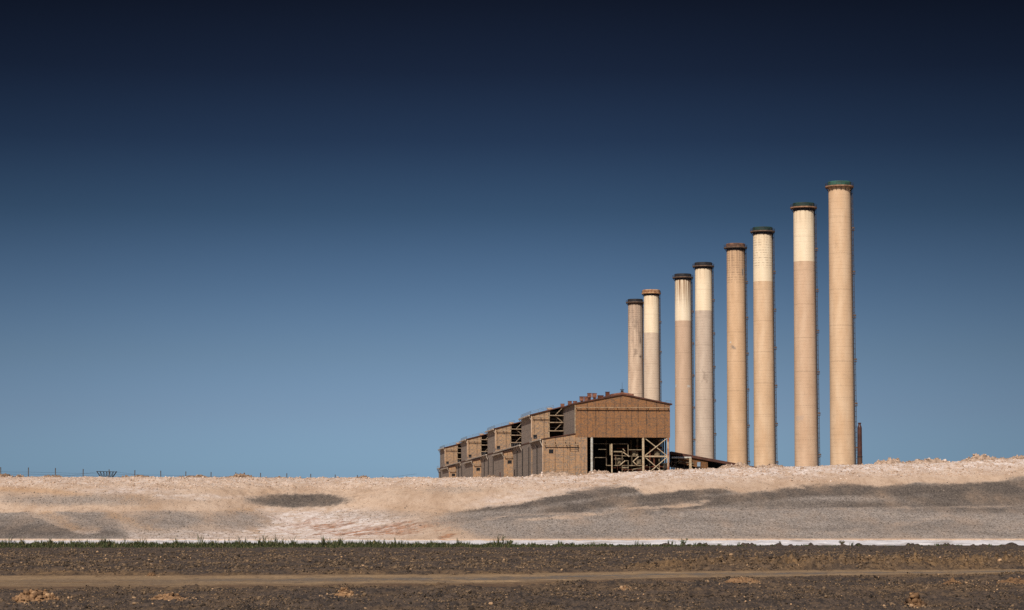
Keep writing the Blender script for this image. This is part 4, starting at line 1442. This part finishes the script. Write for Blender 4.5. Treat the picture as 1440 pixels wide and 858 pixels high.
    for i in range(8):
        y = 0.4 + 43.2 * i / 7
        b2.bar((BX - 0.02, y, BZ - 2.0), (BX - 0.9, y, BZ - 0.3), 0.13, 5)
    b2.build('gutter', M['gutter'], bo)
    MB(zo).box(LEFT - 0.14, LEFT - 0.004, 101.5, 104.5, zpx(670, D0 + 104), zpx(660.5, D0 + 104)).build('door', M['dark_steel'], root)

    two.location.y = towers[0]
    bo.location.y = 110.2
    for k in range(1, 4):
        c = copy_tree(two, root)
        c.location.y = towers[k]
        if k < 3:
            c = copy_tree(bo, root)
            c.location.y = 110.2 + 149.6 * k
    return root


# ------------------------------------------------------------------ conveyor gallery, flue, pylon, fence
def conveyor():
    Y = 1016.0
    a = at(943.5, 634.8, Y)
    root = thing('conveyor_gallery', 'low sloping conveyor shed with dark roof running down from the gabled building', 'conveyor shed', (a.x, Y, BASE))
    s = -0.182
    zt = a.z - BASE
    L = (zt - 1.2) / -s

    def z(x):
        return zt + s * x
    MB().prism_y([(0, z(0) - 1.1), (L, z(L) - 0.9), (L, z(L)), (0, z(0))], -0.6, 9).build('roof', M['roof'], root)
    bk = MB()
    bk.prism_y([(0, z(0) - 5.5), (L, z(L) - 1.1), (L, z(L) - 1.0), (0, z(0) - 1.12)], 8.2, 8.6)
    bk.build('back_wall', M['interior'], root)
    x0, x1 = 3.0, 15.0
    MB().prism_y([(x0, z(x0) - 4.4), (x1, z(x1) - 4.6), (x1, z(x1) - 1.15), (x0, z(x0) - 1.15)], 0.2, 0.5).build('side_panel', M['clad_shed'], root)
    MB().prism_y([(0, z(0) - 6.2), (L * 0.8, z(L * 0.8) - 3.0), (L * 0.8, z(L * 0.8) - 2.6), (0, z(0) - 5.6)], 1.2, 7.8).build('belt_deck', M['dark_steel'], root)
    MB().bar((0.2, -1.2, z(0) - 2.6), (8.2, -1.2, z(0) - 2.6), 0.4, 8).build('duct', M['pale_pipe'], root)
    MB().box(7.3, 8.3, -1.5, -0.7, 0, z(8) - 1.2).build('post', M['cream_steel'], root)
    for x in (2.2, 13.0, 24, 36, 50, 66):
        MB().box(x - 0.2, x + 0.2, 0.6, 1.0, 0, z(x) - 1.2).build('post', M['dark_steel'], root)
    pp = MB()
    rr = random.Random(9)
    for k in range(26):
        x = rr.uniform(0, 8)
        zz = rr.uniform(z(0) - 9, z(0) - 3)
        if rr.random() < 0.5:
            pp.bar((x, 0, zz), (x + rr.uniform(1, 4), 0, zz + rr.uniform(-1, 1)), rr.uniform(0.1, 0.22), 6)
        else:
            pp.bar((x, 0.3, zz), (x, 0.3, zz - rr.uniform(2, 5)), rr.uniform(0.1, 0.25), 6)
    pp.build('pipework', M['pipe_dull'], root)
    c = at(982.6, 660.5, 1008)
    r2 = thing('cabinet', 'small pale blue grey cabinet standing in front of the conveyor shed', 'cabinet', (c.x, 1008, BASE))
    MB().box(-0.6, 0.6, -0.5, 0.5, 0, 16.4).build('plinth', M['dark_steel'], r2)
    MB().box(-0.65, 0.65, -0.55, 0.55, 16.403, 18.2).build('cabinet_body', M['box_blue'], r2)


def flue():
    Y = 760.0
    t = at(1208.7, 594.6, Y)
    root = thing('flue', 'thin rusty brown flue pipe standing beside the tallest chimney', 'flue', (t.x, Y, BASE))
    H = t.z - BASE
    zs = zpx(643, Y) - BASE
    MB().lathe([(0.78, 0), (0.72, zs)], 24).build('lower_pipe', mat_simple('dull brown pipe', srgb(96, 68, 52), srgb(76, 54, 44), 0.8, 0.6), root, True)
    MB().lathe([(0.72, zs), (0.8, zs + 0.02), (0.8, zs + 0.25), (0.7, zs + 0.27)], 24).build('flange', M['dark_steel'], root)
    MB().lathe([(0.7, zs + 0.2), (0.68, H - 1.6), (0.56, H - 1.0), (0.4, H - 0.75), (0.4, H)], 24).build('upper_pipe',
        mat_simple('brown painted pipe', srgb(88, 56, 46), srgb(70, 46, 40), 0.8, 0.4), root, True)
    MB().lathe([(0.4, H - 0.3), (0.52, H - 0.28), (0.52, H + 0.02), (0.3, H + 0.03), (0.3, H - 0.4)], 24).build('cap', M['rust'], root)


def pylon():
    Y = 1500.0
    a = at(150, 672, Y)
    root = thing('transmission_tower', 'lattice pylon head showing above the pale bank behind the wire fence', 'pylon', (a.x, Y, BASE))
    k = Y / F
    zt = zpx(663, Y) - BASE
    zw = zpx(673, Y) - BASE
    ht = 15 * k
    m = MB()
    wt, wb = 14.0 * k, 7.0 * k
    for sy in (-1.0, 1.0):
        m.bar((-wt, sy, zt), (wt, sy, zt - 0.3), 0.16, 4)
        n = 6
        top = [(-wt + 2 * wt * i / n, sy, zt) for i in range(n + 1)]
        m.bar(top[0], (-wb, sy, zw), 0.16, 4)
        m.bar(top[-1], (wb, sy, zw), 0.16, 4)
        m.bar((-wb, sy, zw), (wb, sy, zw), 0.14, 4)
        low = [(-wb + 2 * wb * i / (n - 1), sy, zw) for i in range(n)]
        for i in range(n):
            m.bar(top[i], low[i], 0.09, 4)
            m.bar(low[i], top[i + 1], 0.09, 4)
    m.build('cross_arm', M['dark_steel'], root)
    g = MB()
    for sx in (-1, 1):
        for sy in (-1, 1):
            g.bar((sx * 4.2, sy * 4.2, 0), (sx * 1.3, sy * 1.1, zw * 0.62), 0.16, 4)
            g.bar((sx * 1.3, sy * 1.1, zw * 0.62), (sx * wb, sy, zw), 0.15, 4)
    for i in range(6):
        f0, f1 = i / 6, (i + 1) / 6
        z0, z1 = zw * 0.62 * f0, zw * 0.62 * f1
        w0, w1 = 4.2 - 2.9 * f0, 4.2 - 2.9 * f1
        for sy in (-1, 1):
            g.bar((-w0, sy * w0, z0), (w1, sy * w1, z1), 0.08, 4)
            g.bar((w0, sy * w0, z0), (-w1, sy * w1, z1), 0.08, 4)
            g.bar((sy * w0, -w0, z0), (sy * w1, w1, z1), 0.08, 4)
    g.build('tower_body', M['dark_steel'], root)
    for sx in (-1, 1):
        c = MB()
        x0 = sx * wt
        pts = [(x0 + sx * 180 * t, 8.0 * sx * t, zt - 0.3 - 26 * t * (1 - t) - 1.0 * t) for t in np.linspace(0, 1, 14)]
        for p, q in zip(pts[:-1], pts[1:]):
            c.bar(p, q, 0.045, 4)
        c.build('conductor', M['dark_steel'], root)


def fence():
    posts = [(-37, 656), (0.9, 657), (40, 657.5), (78, 658.2), (117, 659.6), (153.4, 660.2), (189.7, 661.3), (226, 662), (261.4, 663), (296.8, 663.9),
             (331.6, 664.3), (366.4, 665), (403.3, 665.6), (437, 666.4), (471.4, 667.4), (502.6, 668.2), (538.4, 669), (572, 669.8)]
    P = []
    for i, (px, ty) in enumerate(posts):
        Y = 231 + 34 * (i / (len(posts) - 1))
        P.append(at(px, ty, Y))
    o0 = P[0]
    root = thing('wire_fence', 'thin wire fence on grey posts along the top of the bank', 'fence', (o0.x, o0.y, float(bank_h(np.array([o0.x]), np.array([o0.y]))[0])))
    base = root.location.copy()
    post = None
    for p in P:
        if post is None:
            post = MB().bar((0, 0, -1.9), (0, 0, 0), 0.045, 6).build('post', M['wood'], root)
            q = post
        else:
            q = post.copy()
            COL.objects.link(q)
            q.parent = root
        q.location = p - base
        q.rotation_euler = (random.uniform(-0.02, 0.02), random.uniform(-0.025, 0.025), 0)
    for f in (0.42, 0.62, 0.82):
        w = MB()
        for a, b in zip(P[:-1], P[1:]):
            a2, b2 = a - base - Vector((0, 0, f)), b - base - Vector((0, 0, f))
            mid = (a2 + b2) / 2 - Vector((0, 0, 0.03))
            w.bar(tuple(a2), tuple(mid), 0.007, 4)
            w.bar(tuple(mid), tuple(b2), 0.007, 4)
        w.build('wire', M['dark_steel'], root)


# ------------------------------------------------------------------ build everything
build_field()
build_track()
build_bank()
build_stones()
build_clods()
build_liner()
build_grass()
chimneys()
boiler_house()
conveyor()
flue()
pylon()
fence()

earth_mound(18, 86, 830, 846, 'largest tan earth mound on the dark soil below the track', 'earth_tan', 101, 220)
earth_mound(208, 268, 833.5, 845, 'low flat tan mound next to the largest tan mound', 'earth_tan', 102, 110)
earth_mound(207, 223, 801.5, 808.5, 'small brown lump on the far edge of the track', 'earth_brown', 103, 40)
earth_mound(474, 500, 824.5, 838.5, 'steep tan clump alone on the dark soil mid field', 'earth_tan', 104, 70)
earth_mound(870, 888, 821.5, 830, 'small tan lump on the dark soil below the boiler house', 'earth_tan', 105, 40)
earth_mound(1018, 1068, 814.5, 821, 'loose low tan heap just below the track edge', 'earth_tan', 106, 110)
earth_mound(1270, 1297, 836, 855, 'tall brown clump nearest the bottom edge of the field', 'earth_brown', 107, 90)
earth_mound(1323, 1352, 813, 822, 'small brown heap below the track, beside a long flat one', 'earth_brown', 108, 70)
earth_mound(1398, 1452, 813, 821.5, 'long flat brown heap below the track at the field corner', 'earth_brown', 109, 110)

spoil_heap(-14, 22, 666.8, 229.0, 'brown spoil heap at the first fence post', 'spoil_brown', 201)
spoil_heap(20, 38, 669.8, 229.5, 'tiny spoil heap between the first two fence posts', 'spoil_brown', 202, 60)
spoil_heap(52, 97, 669.0, 230, 'ragged brown spoil heap at the third fence post', 'spoil_brown', 203)
spoil_heap(165, 230, 670.0, 231, 'low spoil heap beside the lattice pylon head', 'spoil_brown', 204, 120)
spoil_heap(245, 302, 668.8, 231, 'longest low brown spoil heap on the fenced crest', 'spoil_brown', 205, 200)
spoil_heap(310, 366, 668.4, 231, 'brown spoil heap with lumpy top ending by a fence post', 'spoil_brown', 206, 200)
spoil_heap(386, 400, 670.8, 231, 'small pointed brown heap between two fence posts', 'spoil_brown', 207, 40)
spoil_heap(502, 523, 669.3, 231, 'small brown heap at the end of the fence', 'spoil_brown', 208, 60)
spoil_heap(680, 706, 669.5, 229, 'low brown heap in front of the second stair tower', 'spoil_brown', 209, 70)
spoil_heap(738, 815, 664.8, 229.5, 'long rubble heap in front of the building annex', 'spoil_pale', 210, 260)
spoil_heap(824, 862, 661.8, 229.5, 'pale rubble heap in front of the dark open bay', 'spoil_pale', 211, 120)
spoil_heap(1004, 1066, 652.8, 231, 'tallest pale spoil heap hiding the foot of the conveyor shed', 'spoil_pale', 212, 240)
spoil_heap(1058, 1112, 654.2, 231, 'pale spoil heap at the foot of the cream-topped chimney', 'spoil_pale', 213, 200)
spoil_heap(1226, 1276, 645.8, 231, 'lumpy pale spoil heap nearest the thin brown flue', 'spoil_pale', 214, 200)
spoil_heap(1262, 1342, 646.2, 232, 'long pale spoil heap in the middle of the bare crest', 'spoil_pale', 215, 260)
spoil_heap(1348, 1412, 641.8, 231, 'highest pale spoil heap on the bare crest', 'spoil_pale', 216, 260)
spoil_heap(1395, 1470, 643.0, 232, 'broad pale spoil heap at the far end of the crest', 'spoil_pale', 217, 260)

weed(961, 195.8, 0.55, 0.5, 'bushy green weed growing against the white liner')
weed(707.5, 196.0, 0.95, 0.15, 'tallest slim weed standing up against the white liner')
weed(939, 195.8, 0.5, 0.15, 'slim green weed close beside the bushy one')
weed(717, 195.6, 0.45, 0.35, 'low rounded green weed beside the tallest slim weed')
weed(1096, 195.7, 0.4, 0.14, 'short dry stalk by the liner below the greenish rimmed chimneys', 1)
weed(1182, 195.9, 0.4, 0.3, 'dry tangled weed by the liner below the plain tan chimney', 1)
weed(373, 196.0, 0.75, 0.22, 'dry brown weed sticking up out of the grass strip', 1)

# ------------------------------------------------------------------ light, sky, camera
SUN_EL, SUN_AZ = math.radians(42), math.radians(18)      # azimuth: to the left of straight behind the camera
S = Vector((-math.sin(SUN_AZ) * math.cos(SUN_EL), -math.cos(SUN_AZ) * math.cos(SUN_EL), math.sin(SUN_EL)))
sun = bpy.data.lights.new('sun', 'SUN')
sun.energy = 4.0
sun.angle = math.radians(0.5)
sun.color = (1.0, 0.945, 0.87)
so = bpy.data.objects.new('sun', sun)
so.rotation_euler = (-S).to_track_quat('-Z', 'Y').to_euler()
COL.objects.link(so)

w = bpy.data.worlds.new('World')
sc.world = w
w.use_nodes = True
nt = w.node_tree
nt.nodes.clear()
out = nt.nodes.new('ShaderNodeOutputWorld')
bg = nt.nodes.new('ShaderNodeBackground')
bg.inputs[1].default_value = 0.1
sky = nt.nodes.new('ShaderNodeTexSky')
sky.sky_type = 'NISHITA'
sky.sun_disc = False
sky.sun_elevation = SUN_EL
sky.sun_rotation = math.atan2(S.x, S.y)
# the deep polarised sky of the place: the physical sky dimmed with height, raised again out of view as added fill
SKY_GRADE = [(0.0, (0.45, 0.75, 1.36)), (0.0213, (0.408, 0.6559, 1.1569)), (0.0441, (0.34, 0.5067, 0.8304)), (0.0669, (0.2706, 0.3944, 0.6001)), (0.0953, (0.1758, 0.2657, 0.4058)), (0.1237, (0.0967, 0.148, 0.2332)), (0.152, (0.0526, 0.0768, 0.1303)), (0.1799, (0.0317, 0.0403, 0.0691)), (0.2076, (0.0206, 0.0229, 0.0372)),
             (0.26, (0.018, 0.022, 0.04)), (0.34, (0.16, 0.19, 0.27)), (0.45, (0.6, 0.68, 0.85)), (0.65, (1.0, 1.05, 1.15))]
tc = nt.nodes.new('ShaderNodeTexCoord')
sx = nt.nodes.new('ShaderNodeSeparateXYZ')
nt.links.new(tc.outputs['Generated'], sx.inputs[0])
ramps = []
cr = nt.nodes.new('ShaderNodeValToRGB')
cr.color_ramp.interpolation = 'LINEAR'
els = cr.color_ramp.elements
while len(els) < len(SKY_GRADE):
    els.new(0.5)
for e, (p, c) in zip(els, SKY_GRADE):
    e.position = p
    m_ = 1.0 if p < 0.03 or p > 0.11 else 0.97
    e.color = (c[0] * (2 - m_), c[1] * m_, c[2], 1)
nt.links.new(sx.outputs[2], cr.inputs[0])
mx = nt.nodes.new('ShaderNodeMix')
mx.data_type = 'RGBA'
mx.blend_type = 'MULTIPLY'
mx.clamp_result = False
mx.inputs[0].default_value = 1.0
nt.links.new(sky.outputs[0], mx.inputs[6])
nt.links.new(cr.outputs[0], mx.inputs[7])
# the sky is also a little darker towards both sides, most towards +X
mr = nt.nodes.new('ShaderNodeMapRange')
mr.inputs[1].default_value = -0.3
mr.inputs[2].default_value = 0.3
nt.links.new(sx.outputs[0], mr.inputs[0])
cr2 = nt.nodes.new('ShaderNodeValToRGB')
cr2.color_ramp.interpolation = 'B_SPLINE'
SIDE = [(0.0, 0.72), (0.2, 0.86), (0.35, 0.98), (0.5, 1.02), (0.62, 0.93), (0.75, 0.78), (0.9, 0.62), (1.0, 0.6)]
e2 = cr2.color_ramp.elements
while len(e2) < len(SIDE):
    e2.new(0.5)
for e, (p, v) in zip(e2, SIDE):
    e.position = p
    e.color = (v, v, v, 1)
nt.links.new(mr.outputs[0], cr2.inputs[0])
mx2 = nt.nodes.new('ShaderNodeMix')
mx2.data_type = 'RGBA'
mx2.blend_type = 'MULTIPLY'
mx2.inputs[0].default_value = 1.0
nt.links.new(mx.outputs[2], mx2.inputs[6])
nt.links.new(cr2.outputs[0], mx2.inputs[7])
nt.links.new(mx2.outputs[2], bg.inputs[0])
nt.links.new(bg.outputs[0], out.inputs[0])

cam = bpy.data.cameras.new('camera')
cam.sensor_width = 36.0
cam.lens = F / 1440.0 * 36.0
cam.clip_start = 0.5
cam.clip_end = 20000
co = bpy.data.objects.new('camera', cam)
co.location = (0, 0, EYE)
co.rotation_euler = (math.pi / 2 + PITCH, 0, 0)
COL.objects.link(co)
sc.camera = co

sc.view_settings.view_transform = 'Standard'
sc.view_settings.look = 'None'
sc.view_settings.exposure = 0
sc.view_settings.gamma = 1
sc.cycles.use_denoising = False
sc.cycles.use_adaptive_sampling = True
sc.cycles.adaptive_threshold = 0.01
sc.cycles.max_bounces = 5
